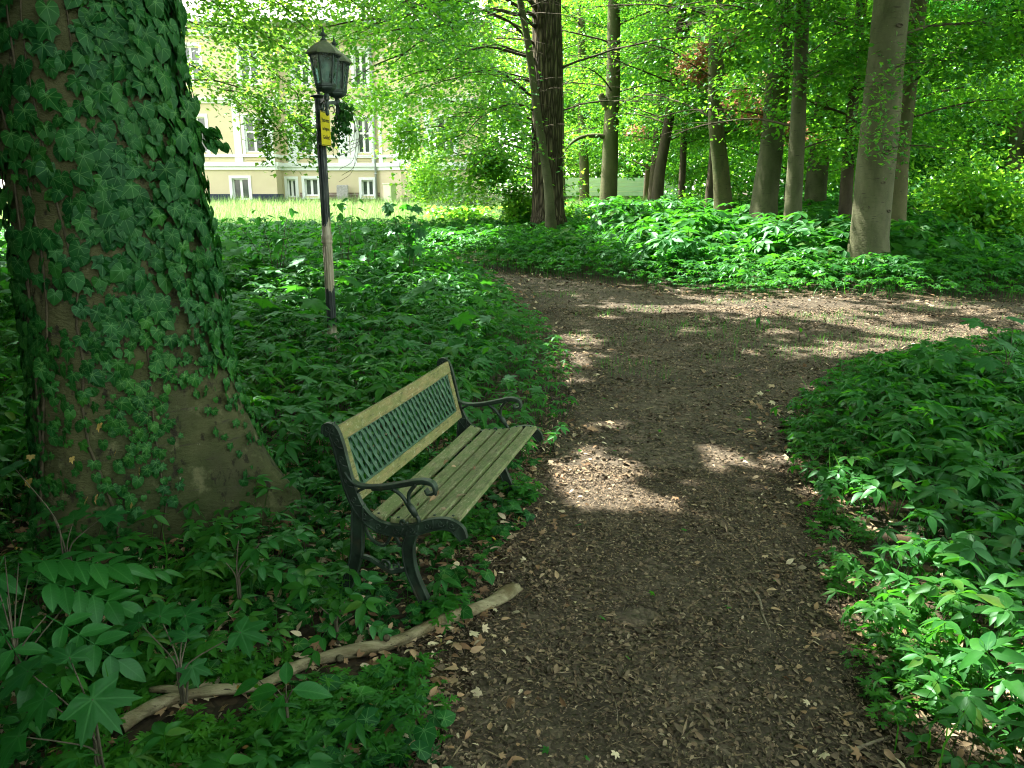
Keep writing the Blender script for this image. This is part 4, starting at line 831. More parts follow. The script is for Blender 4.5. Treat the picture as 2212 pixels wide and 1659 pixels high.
for sgn, dpt in ((1, -.0035), (-1, .0035)):
    s = x0-dx
    while s < x1+dx:
        a, b = (s, 0.), (s+dx, HH)
        if sgn < 0: a, b = (s+dx, 0.), (s, HH)
        def clip(p, q):
            (xa, ya), (xb, yb) = p, q
            t0, t1 = 0., 1.
            d = xb-xa
            for lim, sg in ((x0, 1), (x1, -1)):
                fa, fb = sg*(xa-lim), sg*(xb-lim)
                if fa < 0 and fb < 0: return None
                if fa < 0: t0 = max(t0, fa/(fa-fb))
                elif fb < 0: t1 = min(t1, fa/(fa-fb))
            return ((xa+d*t0, ya+(yb-ya)*t0), (xa+d*t1, ya+(yb-ya)*t1)) if t1-t0 > .08 else None
        c = clip(a, b)
        if c:
            pts = []
            for t in np.linspace(0, 1, 9):
                X = c[0][0]+(c[1][0]-c[0][0])*t; H = c[0][1]+(c[1][1]-c[0][1])*t; p = back_pt(h0+H); wv = .0022*math.sin((X+H*1.7)*PI/step)
                pts.append(np.array([X, p[0], p[1]])+nrm*(dpt+wv*sgn))
            la.band(pts, .0185, .0022, nrm)
        s += step
for hh in (h0, h1): p = back_pt(hh); la.span((x0, *p), (x1, *p), (.010, .010), nrm)
for xx in (x0, x1): p, q = back_pt(h0), back_pt(h1); la.span((xx, *p), (xx, *q), (.010, .010), nrm)
la.build('lattice_panel', M['lattice'], be)
for x in (.018, L-.018):
    for yy, zz in ((-.018, .4262), (.060, .4192), (.137, .4012), (.215, .3912), (.300, .3992)): MB().lathe([(.006, 0), (.006, .003), (.003, .0045)], (x, yy, zz), 8).build('bolt', M['iron'], be)
# dry leaves and twigs lying on the seat
dl = Bulk(); rs = np.random.default_rng(4); m = 16; lx = np.concatenate([rs.uniform(.05, .22, 11), rs.uniform(.2, 1.1, 5)]); ly = rs.uniform(.0, .24, m)
ca, sa = math.cos(BA), math.sin(BA); P = np.stack([BO[0]+lx*ca-ly*sa, BO[1]+lx*sa+ly*ca, .413+.0*lx-.03*ly*3*0+rs.uniform(.004, .02, m)], 1)
dl.add(OV3, P, rot(rs.uniform(0, 6.28, m), rs.normal(0, .4, m), rs.normal(0, .5, m)), rs.uniform(.02, .05, m))
tag(dl.build('fallen_leaves', M['dry_leaf']), 'few dry brown leaves and scraps lying on the near end of the bench seat', 'leaves', kind='stuff')

# ------------------------------------------------------------------ the lamp with two lanterns
LP = np.array([-1.86, 7.85, float(gz(-1.86, 7.85))])
le = empty('street_lamp', LP, 0, 'old black lamp post with flaking paint and two green-glazed lanterns, standing in the undergrowth', 'street lamp')
po = MB(); po.lathe([(.075, -.1), (.075, .16), (.066, .18), (.066, .22), (.060, .245), (.048, .255), (.047, .28), (.045, 1.14), (.053, 1.15), (.055, 1.165), (.050, 1.18), (.055, 1.195), (.055, 1.225), (.046, 1.24), (.043, 1.4), (.039, 2.24), (.046, 2.25), (.046, 2.275), (.042, 2.29)], n=24)
V = []
for a in range(12): po.tube([(.0445*math.cos(a*PI/6), .0445*math.sin(a*PI/6), z) for z in (.30, 1.12)], .005, 4)
for a in range(12): po.tube([(.0405*math.cos(a*PI/6), .0405*math.sin(a*PI/6), z) for z in (1.27, 2.22)], .005, 4)
po.build('post', M['post'], le)
ca_ = MB(); ca_.lathe([(.030, 2.22), (.036, 2.26), (.043, 2.30), (.043, 2.39), (.046, 2.395), (.046, 2.405), (.043, 2.41), (.043, 2.525), (.05, 2.53)], n=12, smooth=False); ca_.build('sleeve', M['lamp_iron'], le)
cp = MB(); cp.lathe([(.045, 2.53), (.078, 2.536), (.080, 2.548), (.05, 2.556), (.02, 2.562), (.013, 2.575), (.024, 2.588), (.026, 2.598), (.015, 2.61), (.010, 2.62), (.014, 2.628), (.003, 2.645)], n=20); cp.build('cap', M['lamp_iron'], le)
def lantern(dx, dy):
    c = np.array([dx, dy, 2.54]); L_ = math.hypot(dx, dy); ux, uy = dx/L_, dy/L_
    ar = MB(); ar.band([(ux*t, uy*t, z) for t, z in ((.04, 2.475), (.12, 2.492), (.20, 2.505), (.27, 2.505), (L_+.06, 2.50))], .034, .022, (-uy, ux, 0))
    ar.lathe([(.006, -.175), (.016, -.165), (.020, -.14), (.012, -.12), (.018, -.10), (.022, -.075), (.015, -.05), (.024, -.03), (.028, 0), (.024, .02)], c-np.array([0, 0, .02]), 12)
    def loop(cx, cz, r, t0, t1): ar.tube([(ux*(cx+r*math.cos(t)), uy*(cx+r*math.cos(t)), cz+r*math.sin(t)) for t in np.linspace(t0, t1, 14)], .006, 6)
    loop(.105, 2.43, .045, PI*.2, PI*1.5); loop(.175, 2.435, .035, PI*-.4, PI*1.0); loop(.09, 2.405, .02, 0, 2*PI)
    arm = ar.build('arm', M['lamp_iron'], le)
    ra = PI/6*0+.35
    hd = MB(); hd.lathe([(.012, 0), (.022, .004), (.030, .012), (.060, .022), (.088, .040), (.094, .052), (.094, .062), (.101, .066), (.101, .076), (.092, .080)], c, 6, False, ra); head = hd.build('lantern', M['lamp_iron'], le)
    zb, zt, rb, rt = .080, .345, .092, .134; gl = MB()
    ang = [ra+i*PI/3 for i in range(6)]
    P = lambda a, r, z: c+np.array([r*math.cos(a), r*math.sin(a), z])
    for i in range(6):
        a, b = ang[i], ang[(i+1) % 6]; o = [P(a, rb-.004, zb), P(b, rb-.004, zb), P(b, rt-.004, zt), P(a, rt-.004, zt)]
        gl.add(o, [(0, 1, 2, 3)])
    gl.build('glass', M['lamp_glass'], head)
    cg = MB()
    for i in range(6): cg.span(P(ang[i], rb, zb-.01), P(ang[i], rt, zt+.005), (.013, .013), (math.cos(ang[i]), math.sin(ang[i]), 0))
    for z_, r_ in ((zb, rb), (zt, rt)):
        for i in range(6): cg.span(P(ang[i], r_, z_), P(ang[(i+1) % 6], r_, z_), (.012, .016))
    for i in range(6):                                # scalloped valance under the roof
        for t in np.linspace(.08, .92, 6): q = P(ang[i], rt+.012, zt-.004)*(1-t)+P(ang[(i+1) % 6], rt+.012, zt-.004)*t; cg.lathe([(.002, -.020), (.010, -.008), (.012, .012)], q, 6)
    cg.build('cage', M['lamp_iron'], head)
    rf = MB(); rf.lathe([(.150, .335), (.168, .338), (.170, .350), (.150, .372), (.120, .400), (.085, .428), (.050, .448), (.030, .460), (.026, .468)], c, 6, False, ra); rf.build('roof', M['lamp_roof'], head)
    fi = MB(); fi.lathe([(.030, .462), (.032, .470), (.016, .482), (.012, .50), (.022, .512), (.024, .522), (.012, .535), (.008, .555), (.002, .585)], c, 12)
    for i in range(6): a = i*PI/3; fi.tube([P(a, .02, .50), P(a, .032, .508), P(a, .036, .522)], [.004, .005, .001], 4)
    fi.build('finial', M['lamp_iron'], head)
    bu = MB(); bu.lathe([(.018, .085), (.02, .13), (.032, .16), (.045, .21), (.04, .25), (.015, .275)], c, 12); bu.build('bulb', M['frame'], head)
lantern(.125, -.225); lantern(.125, .225)

# the yellow notice on the post
sg_c = np.array([-1.800, 7.800, 2.245]); SA = math.atan2(.90, .19)      # its width runs away from the viewer; it faces the path
sn = empty('notice_sign', sg_c, SA, 'small yellow plate with black German warning text fixed to the lamp post', 'sign')
pl = MB(); pl.box((0, 0, 0), (.205, .004, .315)); pl.build('plate', M['sign'], sn, .0015)
for zz in (.1505, -.1505): MB().box((0, -.0030, zz), (.195, .0016, .006)).build('border_line', M['sign_ink'], sn)
for txt, z, s in (('Betreten', .062, .052), ('auf eigene', -.012, .042), ('Gefahr!', -.095, .052)):
    cu = bpy.data.curves.new('lettering', 'FONT'); cu.body = txt; cu.size = s; cu.align_x = 'CENTER'; cu.extrude = .0004; cu.resolution_u = 3; cu.space_character = .92; cu.offset = .0006
    ob = bpy.data.objects.new('lettering', cu); C.objects.link(ob); bpy.context.view_layer.update()
    me = bpy.data.meshes.new_from_object(ob.evaluated_get(bpy.context.evaluated_depsgraph_get())); bpy.data.objects.remove(ob)
    me.materials.clear(); o = link('lettering', me, M['sign_ink'], sn); o.rotation_euler = (PI/2, 0, 0); o.location = (0, -.0034, z)
for zz in (.14, -.14): MB().band([(-.065, .002, zz), (-.065, .05, zz)], .015, .03, (1, 0, 0)).build('bracket', M['lamp_iron'], sn)

# creeper hanging from the second arm
hv0 = LP+np.array([.17, .26, 2.50]); hv = empty('hanging_creeper', hv0, 0, 'ragged creeper with small leaves and bare looping stems hanging from the lamp arm', 'creeper')
st = MB(); hb = Bulk(); rs = np.random.default_rng(31)
for j in range(6):
    l = rs.uniform(.25, .5); P = limb_points((0, 0, 0), (rs.uniform(-.14, .05), rs.uniform(-.08, .08), -l), .0, 9, .08, 300+j); st.tube(P, np.linspace(.004, .0015, 9), 4)
    m = 30; k = rs.integers(0, 9, m); hb.add(IVY, P[k]+hv0+rs.normal(0, .025, (m, 3)), rot(rs.uniform(0, 6.28, m), rs.uniform(-1.6, -.6, m), rs.normal(0, .5, m)), rs.uniform(.022, .045, m))
m = 80; P = hv0+np.stack([rs.normal(.035, .03, m), rs.normal(0, .05, m), -rs.uniform(0, .30, m)], 1); hb.add(IVY, P, rot(rs.uniform(0, 6.28, m), rs.uniform(-1.6, -.6, m), rs.normal(0, .5, m)), rs.uniform(.025, .05, m))
for j in range(9):
    w = rs.uniform(.10, .32); dpt = rs.uniform(.35, .85); a = rs.uniform(-.5, .5)
    st.tube(spline([(0, 0, 0), (w*.7, a*w, -.10), (w, a*w, -dpt*.45), (w*.6, a*w, -dpt*.85), (w*.1-.1*rs.random(), 0, -dpt)], 6), .0022, 4)
st.build('bare_stems', M['vine'], hv); hb.build('foliage', M['ivy'], hv)

# ------------------------------------------------------------------ the fallen branch in front of the bench
lpx = [(1117, 1268, .036, 12.5), (1060, 1302, .036, 13), (960, 1338, .036, 14), (850, 1388, .038, 14.5), (740, 1412, .034, 12), (655, 1434, .03, 10), (560, 1482, .026, 9), (470, 1490, .034, 10.5), (395, 1503, .038, 12), (330, 1528, .038, 13), (262, 1566, .03, 13)]
pts = [gpt(u, v, z) for u, v, z, w in lpx]; rad = [w/FPX*np.linalg.norm(p-np.array([0, 0, CAMH])) for p, (_, _, _, w) in zip(pts, lpx)]
sp = spline(pts, 7); rr = np.interp(np.arange(len(sp))/7, np.arange(len(rad)), rad); rs = np.random.default_rng(8)
sp_log = sp[::2].copy(); fo = pts[3]*np.array([1, 1, 0]); fe = empty('fallen_branch', fo, 0, 'long crooked barkless branch lying on the ground in front of the bench', 'branch')
fb = MB(); n = 16; V = []; k = len(sp); T_ = np.gradient(sp, axis=0); T_ /= np.linalg.norm(T_, axis=1)[:, None]
for i in range(k):
    w = np.cross(T_[i], (0, 0, 1)); w /= np.linalg.norm(w); u_ = np.cross(w, T_[i])
    for j in range(n):
        a = j*2*PI/n; q = rr[i]*(1+.13*math.sin(2*a+i*.17)+.10*math.sin(3*a-i*.31)+.05*math.sin(7*a+i*.6)+.10*math.sin(i*.55))*(1 if 1 < i else .95+.08*math.sin(4*a+1)); V.append(sp[i]-fo+q*(math.cos(a)*w+math.sin(a)*u_)+(T_[i]*rr[i]*(.45*math.sin(a+.6)+.3*math.sin(5*a)) if i == 0 else 0))
fb.add(V, [(i*n+j, i*n+(j+1) % n, (i+1)*n+(j+1) % n, (i+1)*n+j) for i in range(k-1) for j in range(n)], True); fb.add(V[:n], [tuple(range(n))[::-1]]); fb.add(V[-n:], [tuple(range(n))])
fb.build('wood', M['log'], fe)
kn = MB(); kp = gpt(830, 1392, .05)-fo; q = gpt(835, 1378, .075)-fo; kn.tube([q, q+np.array([.0, -.012, .012])], [.014, .008], 8); kn.build('knot', M['vine'], fe); kn = MB(); q = gpt(735, 1420, .04)-fo; kn.tube([q+np.array([0, -.01, 0]), q+np.array([.004, -.022, .010])], [.016, .009], 8); kn.build('knot', M['vine'], fe)
fk = MB(); p0, p1 = gpt(400, 1498, .05)-fo, gpt(325, 1490, .05)-fo; fk.tube(spline([p0, (p0+p1)/2+np.array([0, 0, .01]), p1], 5), np.linspace(.017, .010, 11), 8); fk.build('side_stub', M['log'], fe)
def stick(name, label, pp, r, mat='stick'):
    p = [gpt(*a) for a in pp]; o = p[0]*np.array([1, 1, 0]); e = MB(); s = spline(p, 5)-o; e.tube(s, np.linspace(r, r*.5, len(s)), 6); ob = e.build(name, M[mat]); ob.location = o; tag(ob, label, 'twig', 'twigs lying on the path')
stick('twig', 'dark crooked twig lying on the right half of the path', [(1622, 1270, .012), (1640, 1295, .02), (1648, 1330, .014), (1662, 1360, .012)], .008)
stick('twig', 'long thin curved twig lying low across the path, nearest the viewer', [(1375, 1500, .01), (1440, 1515, .012), (1500, 1512, .012), (1570, 1488, .01)], .004)
stick('twig', 'short thick twig at the lower right edge of the path', [(1820, 1630, .014), (1870, 1610, .02), (1925, 1590, .014)], .008)
stick('twig', 'reddish thin twig lying on the path left of its middle', [(1300, 1460, .01), (1330, 1520, .012), (1335, 1590, .01)], .003)
stick('twig', 'pale peeled stick lying on the path near the right bed', [(1610, 1240, .01), (1650, 1232, .012)], .007, 'log')
# ------------------------------------------------------------------ the villa beyond the lawn
HY = 42.0; hg = float(gz(-10, HY)); H0 = np.array([-9.0, HY, hg])
he = empty('villa', H0, 0, 'cream villa with white trim and a dark blue plinth beyond the sunny lawn', 'house')
HX = lambda u: (u-1106)*.02433
def HZ(v):
    d = ray(700, v); return CAMH+d[2]*HY/d[1]
class Wall:
    """a stretch of facade from p0 to p1 (plan), outside to its right-hand side seen from above"""
    def __init__(s, p0, p1):
        s.a = np.array(p0, float); s.b = np.array(p1, float); s.L = np.linalg.norm(s.b-s.a); s.t = (s.b-s.a)/s.L; s.n = np.array([s.t[1], -s.t[0]])
    def P(s, x, z, out=0.): q = s.a+s.t*x+s.n*out; return np.array([q[0]-H0[0], q[1]-H0[1], z-H0[2]])
    def wall(s, mb, z0, z1, holes, depth=.22, reveal=None):
        xs = sorted({0., s.L, *[h[0] for h in holes], *[h[1] for h in holes]}); zs = sorted({z0, z1, *[min(max(h[2], z0), z1) for h in holes], *[min(max(h[3], z0), z1) for h in holes]})
        for i in range(len(xs)-1):
            for j in range(len(zs)-1):
                cx, cz = (xs[i]+xs[i+1])/2, (zs[j]+zs[j+1])/2
                if any(h[0] < cx < h[1] and h[2] < cz < h[3] for h in holes): continue
                mb.add([s.P(xs[i], zs[j]), s.P(xs[i+1], zs[j]), s.P(xs[i+1], zs[j+1]), s.P(xs[i], zs[j+1])], [(0, 1, 2, 3)])
        for x0, x1, a, b in holes:
            if a >= z1 or b <= z0: continue
            r = reveal or mb
            c0 = [s.P(x0, a), s.P(x1, a), s.P(x1, b), s.P(x0, b)]; c1 = [s.P(x0, a, -depth), s.P(x1, a, -depth), s.P(x1, b, -depth), s.P(x0, b, -depth)]
            r.add(c0+c1, [(0, 4, 5, 1), (1, 5, 6, 2), (2, 6, 7, 3), (3, 7, 4, 0)])
    def slab(s, mb, x0, x1, z0, z1, out0, out1):
        V = [s.P(x, z, o) for o in (out0, out1) for x, z in ((x0, z0), (x1, z0), (x1, z1), (x0, z1))]
        mb.add(V, [(3, 2, 1, 0), (4, 5, 6, 7), (0, 1, 5, 4), (1, 2, 6, 5), (2, 3, 7, 6), (3, 0, 4, 7)])
    def window(s, x0, x1, z0, z1, transom=None, inset=.16, mull=True):
        f = MB(); t = .07; i0, i1 = -inset-.05, -inset+.03
        for a in ((x0, x1, z0, z0+t), (x0, x1, z1-t, z1), (x0, x0+t, z0+t, z1-t), (x1-t, x1, z0+t, z1-t)): s.slab(f, *a, i0, i1)
        cx = (x0+x1)/2
        if mull: s.slab(f, cx-.06, cx+.06, z0+t, z1-t, i0, i1+.004)
        if transom: s.slab(f, x0+t, x1-t, transom-.05, transom+.05, i0, i1+.008)
        o = f.build('window', M['frame'], he)
        g = MB(); g.add([s.P(x0+.02, z0+.02, -inset-.03), s.P(x1-.02, z0+.02, -inset-.03), s.P(x1-.02, z1-.02, -inset-.03), s.P(x0+.02, z1-.02, -inset-.03)], [(0, 1, 2, 3)]); g.build('pane', M['pane'], o)
zB, zTop = hg-.6, 9.7
zc0, zc1, zs0, zs1, ze0, ze1 = HZ(368), HZ(352), HZ(341), HZ(335), HZ(228), HZ(217)
bw, bw1 = HZ(425), HZ(386); gw0, gw1, gt = HZ(331), HZ(256), HZ(287)
W1 = Wall((-21, 41.0), (HX(607), 41.0)); W1r = Wall((HX(607), 41.0), (HX(607), HY)); W2 = Wall((HX(607), HY), (HX(818), HY)); W3 = Wall((HX(818), HY), (HX(870), 41.2)); W4 = Wall((HX(870), 41.2), (-1.6, 41.2))
W5 = Wall((-1.6, 41.2), (-1.6, 52)); W0 = Wall((-21, 52), (-21, 41))
wl, tr, pn, br, pi = MB(), MB(), MB(), MB(), MB()
def X2(W, u): return (HX(u)-W.a[0])/W.t[0]
holes = {id(W1): [], id(W2): [], id(W4): []}
b1 = (X2(W1, 512), X2(W1, 547), HZ(431), HZ(386)); holes[id(W1)] += [b1]
for k in (0, 1, 2):
    x = 1.6+k*2.9; holes[id(W1)].append((x, x+.95, gw0, gw1)); holes[id(W1)].append((x, x+.95, 7.0, 8.7))
holes[id(W2)] += [(.25, .70, HZ(426), HZ(387)), (X2(W2, 655), X2(W2, 684), HZ(423), HZ(386)), (X2(W2, 779), X2(W2, 805), HZ(423), HZ(389)), (X2(W2, 646), X2(W2, 678), gw0, gw1), (X2(W2, 774), X2(W2, 801), gw0, gw1), (X2(W2, 646), X2(W2, 678), 7.0, 8.7), (X2(W2, 774), X2(W2, 801), 7.0, 8.7)]
holes[id(W4)] += [(X2(W4, 886), X2(W4, 906), HZ(314), HZ(263))]+[(1.9+k*2.4, 2.8+k*2.4, gw0, gw1) for k in (0,)]+[(1.9+k*2.4, 2.8+k*2.4, HZ(423), HZ(389)) for k in (0,)]
for W in (W1, W1r, W2, W3, W4, W5, W0): W.wall(wl, zB, zTop, holes.get(id(W), []), reveal=tr)
wl.build('wall', M['cream'], he)
for W in (W1, W2, W4):
    for x0, x1, z0, z1 in holes[id(W)]:
        big = z1-z0 > 1.5; W.window(x0, x1, z0, z1, z0+(z1-z0)*.58 if big else None)
        s = .14
        W.slab(tr, x0-s, x0-.002, z0-.10, z1+s, -.02, .035); W.slab(tr, x1+.002, x1+s, z0-.10, z1+s, -.02, .035); W.slab(tr, x0, x1, z1+.002, z1+s, -.02, .033); W.slab(tr, x0-s-.04, x1+s+.04, z0-.16, z0-.102, -.02, .09)
        if big and z0 < 6: W.slab(pn, x0-.05, x1+.05, zc1+.1, zs0-.06, -.02, .030)
for W, e0, e1 in ((W1, 0, .0), (W1r, .0, 0), (W2, .02, -.02), (W3, .02, 0), (W4, 0, 0)):
    a, b = 0+e0, W.L+e1
    W.slab(tr, a, b, zc0, zc0+.18, -.02, .07); W.slab(tr, a, b, zc0+.18, zc1, -.02, .14); W.slab(tr, a, b, zs0, zs1, -.02, .08)
    W.slab(tr, a, b, ze0, ze0+.14, -.02, .08); W.slab(tr, a, b, ze0+.14, ze1, -.02, .20); W.slab(tr, a, b, zTop-.55, zTop-.2, -.02, .12); W.slab(tr, a, b, zTop-.2, zTop, -.02, .3)
def pilaster(W, x0, x1):
    W.slab(tr, x0, x1, zs1+.002, ze0-.16, -.02, .055); W.slab(tr, x0-.05, x1+.05, ze0-.158, ze0-.002, -.02, .075); W.slab(tr, x0-.03, x1+.03, zc1+.002, zs0-.002, -.02, .06)
for u0, u1 in ((625, 640), (684, 700), (733, 757), (759, 770), (805, 812)): pilaster(W2, X2(W2, u0), X2(W2, u1))
pilaster(W3, W3.L-.42, W3.L-.03); pilaster(W4, .03, .36); pilaster(W4, 1.25, 1.6); pilaster(W3, .1, .3)
for k in (0, 1, 2): pilaster(W1, 1.05+k*2.9, 1.4+k*2.9)
pilaster(W1, W1.L-.4, W1.L-.04)
tr.build('stucco_trim', M['trim'], he); pn.build('panel', M['cream_panel'], he)
zp = HZ(419)
xs_ = [0, b1[0]-.16, b1[1]+.16, W1.L]
W1.slab(pi, xs_[0], xs_[1], zB, zp, -.02, .025); W1.slab(pi, xs_[2], xs_[3], zB, zp, -.02, .025); W1.slab(pi, xs_[1], xs_[2], zB, b1[2]-.17, -.02, .025); W1r.slab(pi, 0, W1r.L, zB, zp, -.02, .022); pi.build('plinth', M['plinth'], he)
for x0, x1 in ((.9, X2(W2, 650)), (X2(W2, 690), X2(W2, 774)), (X2(W2, 812), W2.L)): W2.slab(br, x0, x1, zB, HZ(416), -.02, .03)
o = br.build('brick_base', M['brick'], he); uvl = o.data.uv_layers.new(name='UVMap')
for lp in o.data.loops: c = o.data.vertices[lp.vertex_index].co; uvl.data[lp.index].uv = (c.x+c.y, c.z)
dp = MB(); q = W2.P(W2.L-.16, 0, .10); dp.tube([(q[0], q[1], zB-H0[2]), (q[0], q[1], zTop-.3-H0[2])], .06, 10)
for zz in (zc0-.2, zs1+.5, ze0-.3): dp.lathe([(.075, 0), (.075, .06)], (q[0], q[1], zz-H0[2]), 10)
dp.build('downpipe', M['zinc'], he)
rf = MB(); e_ = [(-21.6, 40.5), (-1.0, 40.5), (-1.0, 52.6), (-21.6, 52.6)]; zr = zTop+.02; V = [np.array([x-H0[0], y-H0[1], zr-H0[2]]) for x, y in e_]; V += [np.array([-15-H0[0], 46.5-H0[1], 14.2-H0[2]]), np.array([-7-H0[0], 46.5-H0[1], 14.2-H0[2]])]
rf.add(V, [(0, 1, 5, 4), (1, 2, 5), (2, 3, 4, 5), (3, 0, 4), (3, 2, 1, 0)]); o = rf.build('roof', M['roof'], he); uvl = o.data.uv_layers.new(name='UVMap')
for lp in o.data.loops: c = o.data.vertices[lp.vertex_index].co; uvl.data[lp.index].uv = (c.x, c.y*1.25)
gt_ = MB(); gt_.tube([(-21.6-H0[0], 40.46-H0[1], zTop-H0[2]), (-1.0-H0[0], 40.46-H0[1], zTop-H0[2])], .09, 8); gt_.build('gutter', M['zinc'], he)
# grey stone slab leaning on the wall, cable cabinet in the grass
p = apt(740, 423, 41.6); mb = MB(); g_ = float(gz(p[0], 41.5)); mb.band([(0, -.25, -.05), (0, -.17, .45), (0, -.08, 1.0), (0, -.06, 1.12)], .10, np.float64(.62), (1, 0, 0)); o = mb.build('stone_slab', M['stone'], None, .05); o.location = (p[0], 41.75, g_); tag(o, 'weathered grey stone slab leaning against the villa wall', 'stone')
q = apt(843, 440, 38.5); g_ = float(gz(q[0], 38.5)); ce = empty('cable_cabinet', (q[0], 38.5, g_), R_(-28), 'pale green utility cabinet standing in the long grass by the villa corner', 'cabinet')
mb = MB(); mb.box((0, 0, .62), (.46, .42, 1.24)); mb.build('body', M['utility'], ce, .01); mb = MB(); mb.box((0, 0, 1.255), (.52, .48, .05)); mb.build('lid', M['utility'], ce, .012); mb = MB(); mb.box((0, -.215, .62), (.40, .012, 1.08)); o = mb.build('door', M['utility'], ce, .004); mb = MB(); mb.box((.15, -.227, .68), (.03, .014, .10)); mb.build('handle', M['zinc'], o)
# pale blue board wall beyond the trees
pa, pb = apt(1195, 412, 50), apt(1470, 412, 50); zt, zb_ = apt(1300, 383, 50)[2], apt(1300, 424, 50)[2]
fe_ = empty('board_wall', (pa[0], 50, zb_), 0, 'low wall of pale blue horizontal boards beyond the trees', 'wall'); Lw = pb[0]-pa[0]
for i in range(4):
    h = (zt-zb_)/4; mb = MB(); mb.box((Lw/2, 0, h*(i+.5)), (Lw, .06, h-.05)); mb.build('board', M['board'], fe_)
mb = MB()
for x in np.arange(0, Lw, 2.1): mb.box((x, .06, (zt-zb_)/2), (.08, .07, zt-zb_+.05))
mb.build('posts', M['trim'], fe_)
mb = MB()
for i in (1, 2, 3): mb.box((Lw/2, .02, (zt-zb_)/4*i), (Lw, .04, .05))
mb.build('joint_strips', M['trim'], fe_)
# ------------------------------------------------------------------ undergrowth: beds of plants nobody could count
rs = np.random.default_rng(51)
ELD = [elder_unit(2.6, OVN, 77), elder_unit(3.3, OVN, 78)]+[elder_unit(h, OV4, s) for s, h in ((1, 2.6), (2, 3.2), (3, 3.8), (4, 3.0), (5, 2.4), (6, 3.4))]
ELDF = [elder_unit(h, OV3, s) for s, h in ((11, 2.6), (12, 3.2), (13, 3.8), (14, 3.0))]
MAPU = [tmerge([(stalk(2.2, .02), np.eye(3), (0, 0, 0)), (MAPLE_LO, rot(0, -.25, .1).reshape(3, 3), (0, .33, 2.2))]), tmerge([(stalk(3., .02), np.eye(3), (0, 0, 0)), (MAPLE_LO, rot(.3, -.1, -.2).reshape(3, 3), (0, .45, 3.))])]
MAPN = [tmerge([(stalk(2.2, .02), np.eye(3), (0, 0, 0)), (MAPLE, rot(0, -.25, .1).reshape(3, 3), (0, .33, 2.2))])]
def vis(x, y, m=2.1):
    u, v, f = project(np.stack([x, y, gz(x, y)+.2], -1)); s = m*FPX/np.maximum(f, .3)
    return (f > .4) & (u > -s) & (u < 2212+s) & (v < 1659+s*1.2)
def pts_in(n, x0, x1, y0, y1, cond):
    x, y = rs.uniform(x0, x1, n), rs.uniform(y0, y1, n); k = vis(x, y); x, y = x[k], y[k]; k = cond(x, y); return x[k], y[k]
def line_d(x, y): return np.min(np.hypot(x[..., None]-sp_log[:, 0], y[..., None]-sp_log[:, 1]), -1)
def near_things(x, y):
    """clear of the big trunk, the lamp foot and the bench seat"""
    bx, by = x-BO[0], y-BO[1]; lx, ly = bx*math.cos(BA)+by*math.sin(BA), -bx*math.sin(BA)+by*math.cos(BA)
    bench = (lx > -.04) & (lx < L+.04) & (ly > -.12) & (ly < .52)
    return (np.hypot(x-IB[0], y-IB[1]) < .50) | bench | (line_d(x, y) < .055)
def scatter_units(bulk, units, x, y, s, tilt=.16, dz=-.01):
    w = rs.integers(0, len(units), len(x))
    for i, t in enumerate(units):
        k = w == i; m = int(k.sum())
        if m: bulk.add(t, np.stack([x[k], y[k], gz(x[k], y[k])+dz], 1), rot(rs.uniform(0, 6.28, m), rs.normal(0, tilt, m), rs.normal(0, tilt, m)), s[k])
PR = PATH[24:]    # right lower edge of the path
def region(x, y):
    """0 path, 1 left bed, 2 right bed, 3 far bed"""
    sd = path_sd(x, y)
    far = (y > 11.5) & ((y > np.interp(x, PATH[13:21, 0], PATH[13:21, 1])-.3) | (x > PATH[20, 0])) & (x > PATH[12, 0]-.5)
    left = x < np.interp(y, [-3, 1.5, 2.7, 4.4, 8, 11, 14, 18, 60], [-.2, -.25, -.05, .35, 1.2, .9, -.5, -2.2, -2.2])
    r = np.where(far, 3, np.where(left, 1, 2)); return np.where(sd < 0, 0, r), sd
def bed(name, label, reg, n, box, units, smin, smax, mat, hprof=.8, margin=.05, cond=None, tilt=.16, patch=0.0, pk=0):
    def c(x, y):
        r, sd = region(x, y); k = (r == reg) & (sd > margin+.12*wob(x, y, 3.0, 2)) & ~near_things(x, y)
        if patch: k &= (wob(x, y, 1.5, pk) > patch-1)
        return k & cond(x, y) if cond else k
    x, y = pts_in(n, *box, c); r, sd = region(x, y)
    s = rs.uniform(smin, smax, len(x))*(.55+.45*sm(0, hprof, sd))
    b = Bulk(); scatter_units(b, units, x, y, s, tilt); return b
b = bed('x', '', 1, 11000, (-9, 2.0, 3.6, 12), ELD, .055, .125, 'elder', 1.0, .03, lambda x, y: (y > 4.4+.5*wob(x, y, 2)) | (x < -2.6))
b2 = bed('x', '', 1, 12000, (-14, 1.5, 11, 23.5), ELDF, .08, .175, 'elder', 1.0, .03)
b.v += b2.v; b.l += [l+b.n for l in b2.l]; b.t += b2.t; b.u += b2.u; b.n += b2.n
tag(b.build('ground_elder_bed', M['elder']), 'deep green ground elder filling the bed left of the path around the lamp', 'ground cover', kind='stuff')
b = bed('x', '', 1, 1500, (-9, 1.6, 4.6, 16), MAPU, .075, .15, 'maple', 1.0, .1, None, .2)
tag(b.build('maple_seedlings', M['maple']), 'scattered maple seedlings standing over the ground elder left of the path', 'ground cover', kind='stuff')
b = bed('x', '', 2, 15500, (-.3, 6.5, .2, 7.5), ELD, .040, .105, 'elder', .7, .02, lambda x, y: (wob(x, y, 2.4, 15) > -.45) | (y < 2.1), .30)
b2 = bed('x', '', 2, 4000, (1, 14, 4, 13), ELDF, .06, .12, 'elder', .7, .04)
b.v += b2.v; b.l += [l+b.n for l in b2.l]; b.t += b2.t; b.u += b2.u; b.n += b2.n
